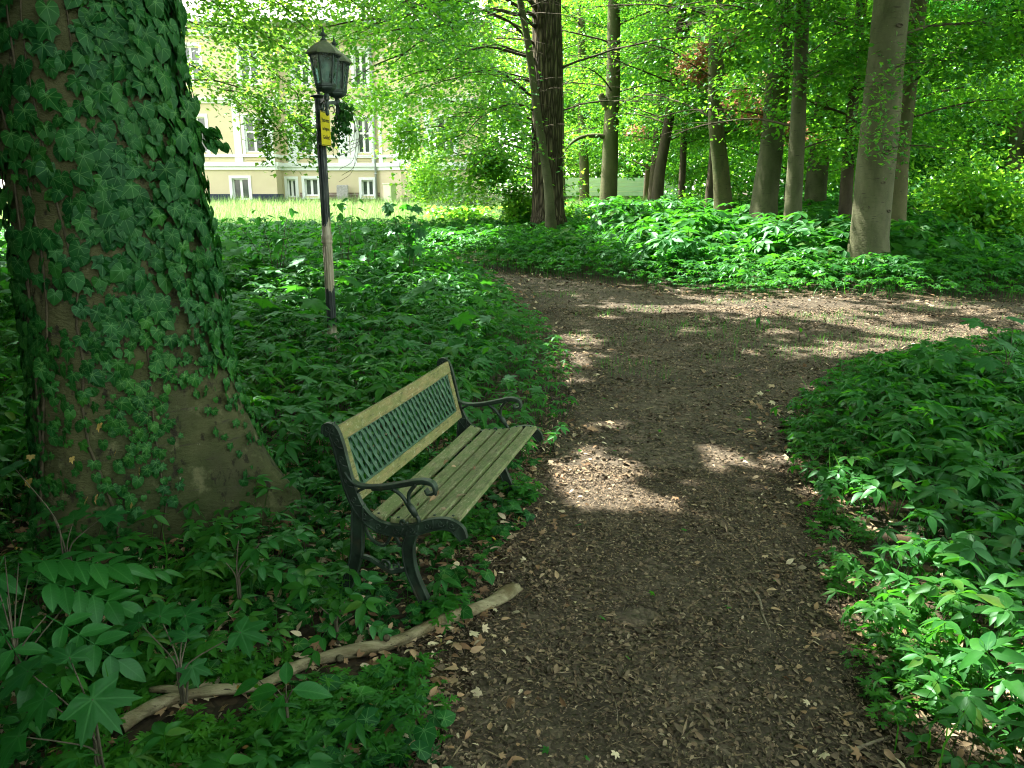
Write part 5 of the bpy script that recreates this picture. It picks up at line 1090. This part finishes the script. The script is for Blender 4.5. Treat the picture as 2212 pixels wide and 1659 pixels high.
tag(b.build('ground_elder_bed', M['elder']), 'fresh green ground elder in dappled sun along the right edge of the path', 'ground cover', kind='stuff')
b = bed('x', '', 3, 42000, (-8, 22, 11, 30), ELDF, .075, .155, 'elder', 1.6, .02, lambda x, y: ~inside(x, y, LAWN))
b2 = bed('x', '', 3, 5000, (-3, 14, 12, 26), MAPU, .10, .2, 'maple', 1.6, .5, lambda x, y: wob(x, y, .8, 4) > 0)
b.v += b2.v; b.l += [l+b.n for l in b2.l]; b.t += b2.t; b.u += b2.u; b.n += b2.n
for q in (bed('x', '', 3, 4600, (2.6, 13, 14.5, 27), ELDF, .16, .30, 'elder', 1.8, .5, lambda x, y: (wob(x, y, .9, 4) > -.15) & (x < 9+.3*(y-15)) & ~inside(x, y, LAWN), .3), bed('x', '', 3, 1500, (1, 20, 14, 27), MAPU, .16, .28, 'maple', 1.8, .5, lambda x, y: wob(x, y, 1.1, 7) > .1, .3), bed('x', '', 1, 700, (-9, 0, 7, 22), MAPU, .13, .26, 'maple', 1.8, .4, None, .3)):
    b.v += q.v; b.l += [l+b.n for l in q.l]; b.t += q.t; b.u += q.u; b.n += q.n
b3 = bed('x', '', 3, 9000, (1, 34, 26, 50), ELDF, .14, .26, 'elder', 1.6, .02, lambda x, y: ~inside(x, y, LAWN))
b.v += b3.v; b.l += [l+b.n for l in b3.l]; b.t += b3.t; b.u += b3.u; b.n += b3.n
tag(b.build('woodland_undergrowth', M['elder']), 'dense knee-high undergrowth beyond the path, partly sunlit, around the tree feet', 'undergrowth', kind='stuff')
# low herbs and creeping ivy in front of and under the bench
HU = []
for sd_ in range(4):
    r = random.Random(sd_+40); pr = []
    for i in range(5):
        a = i*1.3+r.uniform(-.3, .3); h = r.uniform(1.2, 2.6); pr.append((stalk(h, .02, .2), rot(a, 0, 0).reshape(3, 3), (0, 0, 0)))
        o = rot(a, 0, 0).reshape(3, 3) @ np.array((0, .2*h+.2, h)); pr.append((HERB, rot(a+r.uniform(-.6, .6), r.uniform(-.4, .15), r.uniform(-.3, .3)).reshape(3, 3), o))
    HU.append(tmerge(pr))
def near_left(x, y): return (line_d(x, y) > .05) & (line_d(x, y+.10) > .06) & (y < 4.6) & (x > -3.4) & (np.hypot(x-IB[0], y-IB[1]) > .62)
hb = Bulk(); x, y = pts_in(25000, -3.2, 1.2, .3, 5.2, lambda x, y: (rs.random(len(x)) < .15+.85*sm(0, .5, region(x, y)[1])) & (region(x, y)[0] == 1) & near_left(x, y) & (region(x, y)[1] > .02+.12*wob(x, y, 4)) & (wob(x, y, 2.6, 7)+1.3*np.exp(-((x+.55)/.55)**2-((y-1.75)/.5)**2)-.5*(y > 2.4) > -.02))
scatter_units(hb, HU, x, y, rs.uniform(.016, .042, len(x)), .3)
feet = [BO[:2]+np.array([lx*math.cos(BA)-ly*math.sin(BA), lx*math.sin(BA)+ly*math.cos(BA)]) for lx in (0, L) for ly in (.05, .49)]
fx = np.concatenate([f[0]+rs.normal(0, .05, 16) for f in feet]); fy = np.concatenate([f[1]-.05+rs.normal(0, .045, 16) for f in feet]); scatter_units(hb, HU, fx, fy, rs.uniform(.024, .046, len(fx)), .3)
x, y = pts_in(9000, .2, 4.5, .3, 5.5, lambda x, y: (region(x, y)[0] == 2) & (region(x, y)[1] < .5) & (wob(x, y, 2.2, 3) > .1)); scatter_units(hb, HU, x, y, rs.uniform(.020, .034, len(x)), .25)
tag(hb.build('herb_carpet', M['herb'], uv=False), 'low feathery yellow-green herbs carpeting the ground at the bottom of the picture', 'ground cover', kind='stuff')
IU = [tmerge([(stalk(1.0, .03, .3), np.eye(3), (0, 0, 0)), (IVY, rot(0, -.3, 0).reshape(3, 3), (0, .3, 1.))]), tmerge([(stalk(1.6, .03, .2), np.eye(3), (0, 0, 0)), (IVYH, rot(.4, -.1, .2).reshape(3, 3), (0, .3, 1.6))]), tmerge([(stalk(.7, .03, .3), np.eye(3), (0, 0, 0)), (IVY, rot(-.3, -.5, .1).reshape(3, 3), (0, .2, .7))])]
gi = Bulk(); x, y = pts_in(13000, -3.2, 1.2, .3, 5.6, lambda x, y: (region(x, y)[0] == 1) & near_left(x, y) & (region(x, y)[1] > .05+.15*wob(x, y, 3, 1)) & (wob(x, y, 2.1, 12)+.9*(np.hypot(x-IB[0], y-IB[1]) < 1.1) > -.35))
scatter_units(gi, IU, x, y, rs.uniform(.030, .062, len(x)), .3)
fx = np.concatenate([f[0]+rs.normal(0, .06, 12) for f in feet]); fy = np.concatenate([f[1]-.05+rs.normal(0, .05, 12) for f in feet]); scatter_units(gi, IU, fx, fy, rs.uniform(.035, .06, len(fx)), .3)
tag(gi.build('creeping_ivy', M['ivy']), 'dark creeping ivy on the ground round the bench legs and trunk foot', 'ground cover', kind='stuff')
ge = Bulk(); x, y = pts_in(2300, -3.2, .9, 1.0, 4.9, lambda x, y: (line_d(x, y+.12) > .16) & (line_d(x, y+.28) > .13) & (region(x, y)[0] == 1) & near_left(x, y) & ~near_things(x, y) & (region(x, y)[1] > .12)); scatter_units(ge, ELD, x, y, rs.uniform(.032, .078, len(x)), .2)
x, y = pts_in(240, -3.2, .6, 1.0, 4.9, lambda x, y: (region(x, y)[0] == 1) & near_left(x, y) & ~near_things(x, y) & (region(x, y)[1] > .15)); 
tag(ge.build('young_ground_elder', M['elder']), 'sparse young ground elder among the ivy before the bench', 'ground cover', kind='stuff')
# grass: the lawn, wisps in the wood, tufts on the path junction
blade = T([(-.018, 0, 0), (.018, 0, 0), (.014, .10, .5), (-.014, .10, .5), (0, .38, .95)], [(0, 1, 2, 3), (3, 2, 4)])
gb = Bulk(); x, y = rs.uniform(-24, 12, 120000), rs.uniform(22.6, 45, 120000); k = inside(x, y, LAWN) & vis(x, y, 2) & (y < 41.6); x, y = x[k], y[k]; m = len(x)
gb.add(blade, np.stack([x, y, gz(x, y)], 1), rot(rs.uniform(0, 6.28, m), rs.normal(0, .2, m), 0), np.stack([np.full(m, 1.0), np.full(m, 1.0), np.ones(m)], 1)*(rs.uniform(.25, .75, m)*(1+.25*wob(x, y, 1.2)))[:, None])
tag(gb.build('lawn_grass', M['grass'], uv=False), 'tall sunlit meadow grass on the lawn in front of the villa', 'grass', kind='stuff')
gw = Bulk(); x, y = pts_in(14000, -6, 16, .4, 20, lambda x, y: (path_sd(x, y) > .02) & (wob(x, y, 1.7, 9) > .15) & ~near_things(x, y)); m = len(x)
gw.add(blade, np.stack([x, y, gz(x, y)], 1), rot(rs.uniform(0, 6.28, m), rs.normal(0, .35, m), 0), rs.uniform(.10, .32, m))
x, y = pts_in(16000, .3, 9, 5.5, 12.5, lambda x, y: (path_sd(x, y) < -.25) & (wob(x, y, 1.5, 2)+.5*np.exp(-((x-3)/2.4)**2-((y-8.8)/1.4)**2)*1.6 > .40)); m = len(x)
gw.add(blade, np.stack([x, y, gz(x, y)+.01], 1), rot(rs.uniform(0, 6.28, m), rs.normal(0, .5, m), 0), rs.uniform(.04, .11, m)*1.0)
tag(gw.build('wood_grass', M['woodgrass'], uv=False), 'thin green grass wisps among the beds and on the path junction', 'grass', kind='stuff')
# litter: chips and dead leaves on the path and under the plants
CH = [ovate(.20, 3, .15, .3), ovate(.32, 3, .25, .35), ovate(.12, 2, .1, .2), simple_leaf(.22, .12), ovate(.035, 2, .05, .1), ovate(.26, 3, .5, .8)]
lt = Bulk()
def chips(n, box, cond, smin, smax):
    x, y = pts_in(n, *box, cond); m = len(x); w = rs.choice(6, m, p=[.24, .22, .18, .16, .08, .12]); s = smin+(smax-smin)*rs.random(m)**1.8; s = np.where(w == 4, s*rs.uniform(1.5, 4, m), s)*np.where(rs.random(m) < .05, 1.8, 1); s = s*(1+.35*wob(x, y, 3.1, 11))
    for i, t in enumerate(CH):
        k = w == i; q = int(k.sum())
        lt.add(t, np.stack([x[k], y[k], gz(x[k], y[k])+.014+rs.uniform(0, .010, q)], 1), rot(rs.uniform(0, 6.28, q), rs.normal(0, .30, q)*(t is not CH[4]), rs.normal(0, .38, q)), s[k])
sp_ = lambda x, y: (wob(x, y, 1.9, 4)+.7*wob(x, y, 5, 8) > -1.0)
chips(150000, (-1.3, 2.6, .5, 4.5), lambda x, y: (path_sd(x, y) < .25+.1*wob(x, y, 5)) & sp_(x, y), .009, .026)
chips(90000, (-1.2, 7, 4.3, 11), lambda x, y: (path_sd(x, y) < .2) & sp_(x, y), .016, .040)
chips(40000, (-4, 12, 10, 19), lambda x, y: path_sd(x, y) < .2, .028, .06)
tag(lt.build('path_litter', M['litter'], uv=False), 'brown bark chips and leaf crumbs strewn over the woodland path', 'litter', kind='stuff')
dl = Bulk()
def dead(n, box, cond, smin, smax):
    x, y = pts_in(n, *box, cond); m = len(x); k = rs.random(m) < .25
    for t, q in ((MAPLE_LO, k), (OV4, ~k)):
        j = int(q.sum()); dl.add(t, np.stack([x[q], y[q], gz(x[q], y[q])+rs.uniform(.018, .035, j)], 1), rot(rs.uniform(0, 6.28, j), rs.normal(0, .35, j), rs.normal(0, .45, j)), rs.uniform(smin, smax, j)*np.where(t is MAPLE_LO, .75, 1.1))
dead(2600, (-1.2, 2.6, .5, 5.5), lambda x, y: (np.abs(path_sd(x, y)) < .30) | (rs.random(len(x)) < .06), .018, .045)
dead(9000, (-3.2, 1.2, .4, 5.2), lambda x, y: (region(x, y)[0] == 1), .022, .055)
dead(4200, (.5, 5, .4, 7), lambda x, y: (region(x, y)[0] == 2), .02, .045)
dead(3500, (-2, 10, 5, 17), lambda x, y: (np.abs(path_sd(x, y)) < .5), .035, .08)
tag(dl.build('dead_leaves', M['dry_leaf'], uv=False), 'dry tan leaves along the path edges and under the low plants', 'litter', kind='stuff')
yl = Bulk(); x, y = pts_in(240, -2.6, .9, .8, 4.4, lambda x, y: (region(x, y)[0] == 1)); m = len(x); yl.add(OV4, np.stack([x, y, gz(x, y)+rs.uniform(.03, .07, m)], 1), rot(rs.uniform(0, 6.28, m), rs.normal(0, .4, m), rs.normal(0, .4, m)), rs.uniform(.018, .038, m))
tag(yl.build('yellowed_leaves', M['yellow_leaf'], uv=False), 'small yellowed leaves scattered among the herbs before the bench', 'litter', kind='stuff')
gl_ = Bulk(); x, y = pts_in(70, -.6, 2.5, .8, 8, lambda x, y: path_sd(x, y) < -.05); m = len(x); gl_.add(MAPLE_LO, np.stack([x, y, gz(x, y)+.03], 1), rot(rs.uniform(0, 6.28, m), rs.normal(0, .3, m), rs.normal(0, .4, m)), rs.uniform(.012, .028, m))
tag(gl_.build('green_leaf_scraps', M['herb'], uv=False), 'a few torn green leaves dropped on the path', 'litter', kind='stuff')

# ------------------------------------------------------------------ single plants one can point at
RX = np.array([[1, 0, 0], [0, math.cos(.32), -math.sin(.32)], [0, math.sin(.32), math.cos(.32)]])
def seedling(name, label, cat, base, leaves, mat, group='young plants in the beds', far=False):
    """leaves: (pixel u, v, height, size, yaw, tilt, template); a stem from the base to each leaf"""
    b0 = np.array([base[0], base[1], float(gz(base[0], base[1]))]); e = empty(name, b0, 0, label, cat, group); bk, st = Bulk(), MB()
    top = max(q[2] for q in leaves)
    for (u, v, z, s, yaw, tl, t) in leaves:
        p = apt(u, v, b0[1]+rng.normal(0, .12)) if far else gpt(u, v, z); bk.add(t, [p], (RX @ rot(yaw, tl, rng.normal(0, .12)).reshape(3, 3))[None], np.array([s]))
        q = p-b0; mid = np.array([q[0]*.15, q[1]*.15, q[2]*.72]); st.tube(spline([(0, 0, -.02), mid*.6, mid, q], 4), np.linspace(.0045, .0018, 13), 5)
    st.build('stem', M['twig'], e); bk.build('foliage', mat, e); return e
ASH4, ASH5 = pinnate(4, OV6, 1), pinnate(5, OV6, 2); ASH3 = pinnate(3, OV6, 3)
OVS = OV6
def gxy(u, v): return gpt(u, v)[:2]
seedling('ash_sapling', 'ash sapling with large feathered leaves at the left edge, in front of the ivied trunk', 'sapling', gxy(60, 1560), [(10, 1200, .42, 0.292, 3.05, -.35, ASH5), (40, 1215, .42, 0.310, -1.35, -.05, ASH5), (15, 1290, .40, 0.258, 2.4, -.5, ASH4), (100, 1330, .36, 0.258, -1.9, -.3, ASH4), (-30, 1190, .45, 0.258, 1.2, -.1, ASH4), (60, 1250, .38, 0.292, -1.6, -.2, ASH5), (200, 1240, .30, 0.224, -1.1, -.15, ASH4), (-10, 1340, .34, 0.258, -2.3, -.3, ASH4)], M['ash'])
seedling('ash_sapling', 'small ash sapling with two tiers of pointed leaflets by the trunk root', 'sapling', gxy(520, 1330), [(515, 1168, .30, .17, .1, .15, ASH3), (560, 1175, .28, .16, -1.1, .1, ASH3), (488, 1215, .25, .17, 1.2, -.1, ASH3), (540, 1220, .24, .16, -1.5, -.2, ASH3)], M['ash'])
seedling('ash_sapling', 'low ash sapling with light leaflets between the trunk root and the bench leg', 'sapling', gxy(730, 1400), [(690, 1310, .16, .15, 1.0, -.1, ASH3), (745, 1300, .17, .15, -.5, .1, ASH3), (725, 1335, .15, .14, 2.6, -.2, ASH3), (765, 1330, .13, .13, -1.9, -.2, ASH3)], M['ash'])
seedling('ash_sapling', 'broad-leaved seedling with four drooping leaves beside the middle of the fallen branch', 'sapling', gxy(625, 1600), [(618, 1478, .20, .085, .2, .2, OVS), (600, 1490, .20, .10, 1.6, -.2, OVS), (632, 1490, .20, .12, -1.5, -.15, OVS), (612, 1500, .20, .10, 2.9, -.4, OVS), (560, 1470, .18, .09, 1.9, -.2, OVS)], M['ash'])
seedling('maple_seedling', 'maple seedling with one big flat lobed leaf held out above the fallen branch', 'seedling', gxy(400, 1540), [(520, 1366, .24, .105, -1.75, -.12, MAPLE), (405, 1375, .24, .085, .5, -.1, MAPLE), (345, 1330, .28, .085, -.4, .0, MAPLE), (400, 1330, .27, .09, -1.0, .0, MAPLE), (300, 1345, .26, .075, 1.3, -.1, MAPLE), (415, 1440, .16, .075, -2.6, -.3, MAPLE)], M['maple'])
seedling('maple_seedling', 'maple seedling with the largest broad lobed leaf, at the bottom left corner', 'seedling', gxy(230, 1700), [(200, 1510, .26, .135, -2.2, -.35, MAPLE), (60, 1450, .28, .12, 1.8, -.3, MAPLE), (95, 1510, .24, .10, 2.6, -.3, MAPLE), (150, 1420, .30, .09, .4, -.1, MAPLE), (40, 1590, .2, .11, 2.2, -.4, MAPLE)], M['maple'])
seedling('maple_seedling', 'maple seedling with dark lobed leaves against the ivied trunk foot', 'seedling', gxy(160, 1300), [(160, 1120, .35, .10, .6, -.1, MAPLE), (225, 1115, .35, .10, -.9, -.1, MAPLE), (110, 1105, .36, .09, 1.4, -.2, MAPLE), (30, 1010, .5, .11, 1.2, -.2, MAPLE), (200, 1290, .2, .09, -2.2, -.2, MAPLE)], M['maple'])
seedling('maple_seedling', 'maple seedling with two glowing sunlit leaves behind the bench back', 'seedling', gxy(905, 840), [(880, 742, .62, .10, -1.5, -.1, MAPLE), (905, 803, .42, .085, -1.4, -.1, MAPLE), (830, 755, .55, .10, 1.6, -.1, MAPLE), (940, 770, .46, .09, -2.2, -.3, MAPLE)], M['maple'], far=True)
seedling('maple_seedling', 'small upright seedling growing alone on the path junction, left of the other one', 'seedling', gxy(1640, 712), [(1632, 665, .26, .09, 1.2, -.6, OVS), (1650, 660, .28, .10, -.8, -.5, OVS), (1640, 685, .16, .10, 2.6, -.8, OVS), (1645, 645, .36, .08, .2, -.1, OVS), (1655, 690, .14, .08, -1.8, -.6, OVS)], M['ash'])
seedling('maple_seedling', 'pale bent seedling growing on the sunlit path junction', 'seedling', gxy(1725, 742), [(1728, 708, .2, .09, -.8, -.8, OVS), (1738, 718, .16, .07, -1.5, -.9, OVS), (1755, 725, .1, .07, -1.2, -.3, OVS)], M['herb'])
seedling('maple_sapling', 'maple sapling with flat tiers of lobed leaves at the right edge of the picture', 'sapling', gxy(2160, 900), [(2110, 695, .75, .13, 1.5, -.05, MAPLE), (2190, 690, .8, .14, -1.2, -.1, MAPLE), (2080, 735, .6, .13, 1.7, -.1, MAPLE), (2170, 745, .6, .14, -1.0, -.15, MAPLE), (2210, 730, .7, .14, -1.5, -.1, MAPLE), (2140, 780, .45, .14, 1.9, -.2, MAPLE), (2200, 800, .45, .14, -2., -.2, MAPLE), (2060, 770, .45, .12, 1.4, -.1, MAPLE)], M['maple'], far=True)
seedling('ground_elder', 'tallest pale ground elder plant with pointed leaves at the right bed margin', 'plant', gxy(1970, 1130), [(1955, 1003, .30, .10, a, -.1, OVS) for a in (.1, 1.2, -1.1, 2.2, -2.1, .7, -.6)], M['elder'])
seedling('ground_elder', 'sunlit ground elder plant with three-part leaf nearest the bright patch on the right', 'plant', gxy(2100, 1320), [(2100, 1185, .30, .10, a, -.1, OVS) for a in (.1, 1.3, -1.2, 2.3, -2.2)], M['elder'])
def bushy(name, label, base, box, n, size, t, mat, seed, stems=5):
    """a sapling of several upright shoots with big leaves held on short stalks, filling a given width and height"""
    r = np.random.default_rng(seed); b0 = np.array([base[0], base[1], float(gz(base[0], base[1]))]); e = empty(name, b0, 0, label, 'sapling', 'young plants in the beds'); bk, st = Bulk(), MB()
    wx, hz = box; m = n//stems
    for i in range(stems):
        tip = np.array([wx*(-1+2*(i+.5)/stems)+r.normal(0, .06), r.normal(0, .18), hz*r.uniform(.7, 1.0)]); P = limb_points((r.normal(0, .03), r.normal(0, .03), -.03), tip, .1, 10, .05, seed*10+i); st.tube(P, np.linspace(.008, .002, 10), 5)
        for j in range(m):
            k = r.integers(4, 10); p = P[k]; a = r.uniform(0, 6.28); q = p+np.array([math.cos(a)*.09, math.sin(a)*.06, r.uniform(-.02, .05)]); st.tube([p, q], [.002, .0015], 3)
            bk.add(t, [q+b0], (np.array([[1, 0, 0], [0, math.cos(.35), -math.sin(.35)], [0, math.sin(.35), math.cos(.35)]]) @ rot(a-PI/2, r.uniform(-.9, -.1), r.normal(0, .35)).reshape(3, 3))[None], np.array([size*r.uniform(.65, 1.2)]))
    st.build('stem', M['twig'], e); bk.build('foliage', mat, e); return e
bushy('hazel_sapling', 'leafy sapling with oval leaves left of the lamp post before the lawn', gxy(600, 640), (.52, 1.45), 60, .15, OVS, M['ash'], 5)
bushy('hazel_sapling', 'leafy sapling with oval leaves just right of the lamp post before the lawn', gxy(745, 630), (.28, 1.5), 34, .15, OVS, M['ash'], 6, 3)
bushy('maple_sapling', 'waist-high maple sapling with hanging dark leaves between lamp and path end', gxy(890, 650), (.40, 1.55), 42, .14, MAPLE, M['maple'], 7, 3)
bushy('maple_sapling', 'bushy maple sapling leaning on the far side of the lamp foot', gxy(800, 640), (.35, .95), 34, .12, MAPLE, M['maple'], 8, 3)
# shrubs
def shrub(name, label, c, rad, h, n, ls, mat, seed, flat=.0, t=SIMPLE_W):
    g = float(gz(c[0], c[1])); e = empty(name, (c[0], c[1], g), 0, label, 'shrub'); bk, st = Bulk(), MB(); r = np.random.default_rng(seed)
    for i in range(26):
        a = i*2.4; el = r.uniform(.25, 1.4); l = r.uniform(.6, 1.05); q = np.array([rad*l*math.cos(a)*math.cos(el), rad*l*math.sin(a)*math.cos(el), h*l*math.sin(el)+.1])
        P = limb_points((0, 0, 0), q, .1, 8, .08, seed+i); st.tube(P, np.linspace(.02, .004, 8), 5); m = n//26; k = r.integers(2, 8, m); p = P[k]+r.normal(0, rad*.16, (m, 3)); p[:, 2] = np.abs(p[:, 2])
        p += np.array(e.location); p = p[keep_gap(p, 9)] if False else p; m = len(p); bk.add(t, p, rot(r.uniform(0, 6.28, m), r.normal(-.1, .6, m), r.normal(0, .5, m)), ls*r.uniform(.6, 1.3, m))
    st.build('stem', M['twig'], e); bk.build('foliage', M[mat], e, uv=False)
p = gpt(1005, 480); shrub('yew_bush', 'dark dense yew bush at the lawn edge below the sunny maple', (p[0], p[1]+.5), 2.1, 1.15, 18000, .09, 'yew', 61, t=simple_leaf(.12))
p = apt(2130, 430, 20); shrub('sunny_bush', 'bright sunlit leafy bush in the wood near the right edge', (p[0], 20), 2.4, 1.9, 9000, .14, 'bright', 62)
p = apt(1500, 455, 27); shrub('shade_bush', 'low dark green bush between the two thin dark trunks and the curved beech', (p[0]+.6, 27), 1.6, 1.2, 6000, .11, 'beech', 63)
p = apt(930, 400, 38); shrub('lawn_bush', 'pale green fine-leaved bush on the lawn right of the utility cabinet', (p[0], 37), 1.5, 2.7, 9000, .1, 'bright', 64)
# ------------------------------------------------------------------ daylight and camera
w = bpy.data.worlds.new("World"); bpy.context.scene.world = w; w.use_nodes = True; nt = w.node_tree; nt.nodes.clear()
sky = nt.nodes.new('ShaderNodeTexSky'); sky.sky_type = 'NISHITA'; sky.sun_disc = False; sky.sun_elevation = SUN_EL; sky.sun_rotation = SUN_AZ % (2*PI); sky.air_density = 1.0; sky.dust_density = 1.5
bg = nt.nodes.new('ShaderNodeBackground'); bg.inputs[1].default_value = SKY; hs = nt.nodes.new('ShaderNodeHueSaturation'); hs.inputs['Saturation'].default_value = .30; nt.links.new(sky.outputs[0], hs.inputs['Color']); wm = nt.nodes.new('ShaderNodeMix'); wm.data_type = 'RGBA'; wm.blend_type = 'MULTIPLY'; wm.inputs[0].default_value = 1; wm.inputs[7].default_value = (1.0, .97, .88, 1); nt.links.new(hs.outputs[0], wm.inputs[6]); nt.links.new(wm.outputs[2], bg.inputs[0]); ow = nt.nodes.new('ShaderNodeOutputWorld'); nt.links.new(bg.outputs[0], ow.inputs[0])
sl = bpy.data.lights.new('sun', 'SUN'); sl.energy = SUN; sl.angle = R_(.53); sl.color = (1.0, .94, .84); so = bpy.data.objects.new('sun', sl); C.objects.link(so)
so.rotation_euler = Vector(SD).to_track_quat('Z', 'Y').to_euler(); so.location = (-20, 20, 30)
cd = bpy.data.cameras.new('camera'); cd.sensor_width = 36; cd.lens = 36*FPX/2212; cd.clip_end = 1000; co = bpy.data.objects.new('camera', cd); C.objects.link(co)
co.location = (0, 0, CAMH); co.rotation_euler = (PI/2-PITCH, 0, 0)
sc = bpy.context.scene; sc.camera = co
sc.view_settings.view_transform = 'Standard'; sc.view_settings.look = 'None'; sc.view_settings.exposure = EXPO; sc.view_settings.gamma = 1; sc.view_settings.use_curve_mapping = False
sc.render.engine = 'CYCLES'; cy = sc.cycles
cy.max_bounces = 8; cy.diffuse_bounces = 4; cy.glossy_bounces = 2; cy.transmission_bounces = 4; cy.transparent_max_bounces = 6; cy.caustics_reflective = False; cy.caustics_refractive = False
cy.filter_width = 1.1; cy.use_denoising = True; cy.sample_clamp_indirect = 6
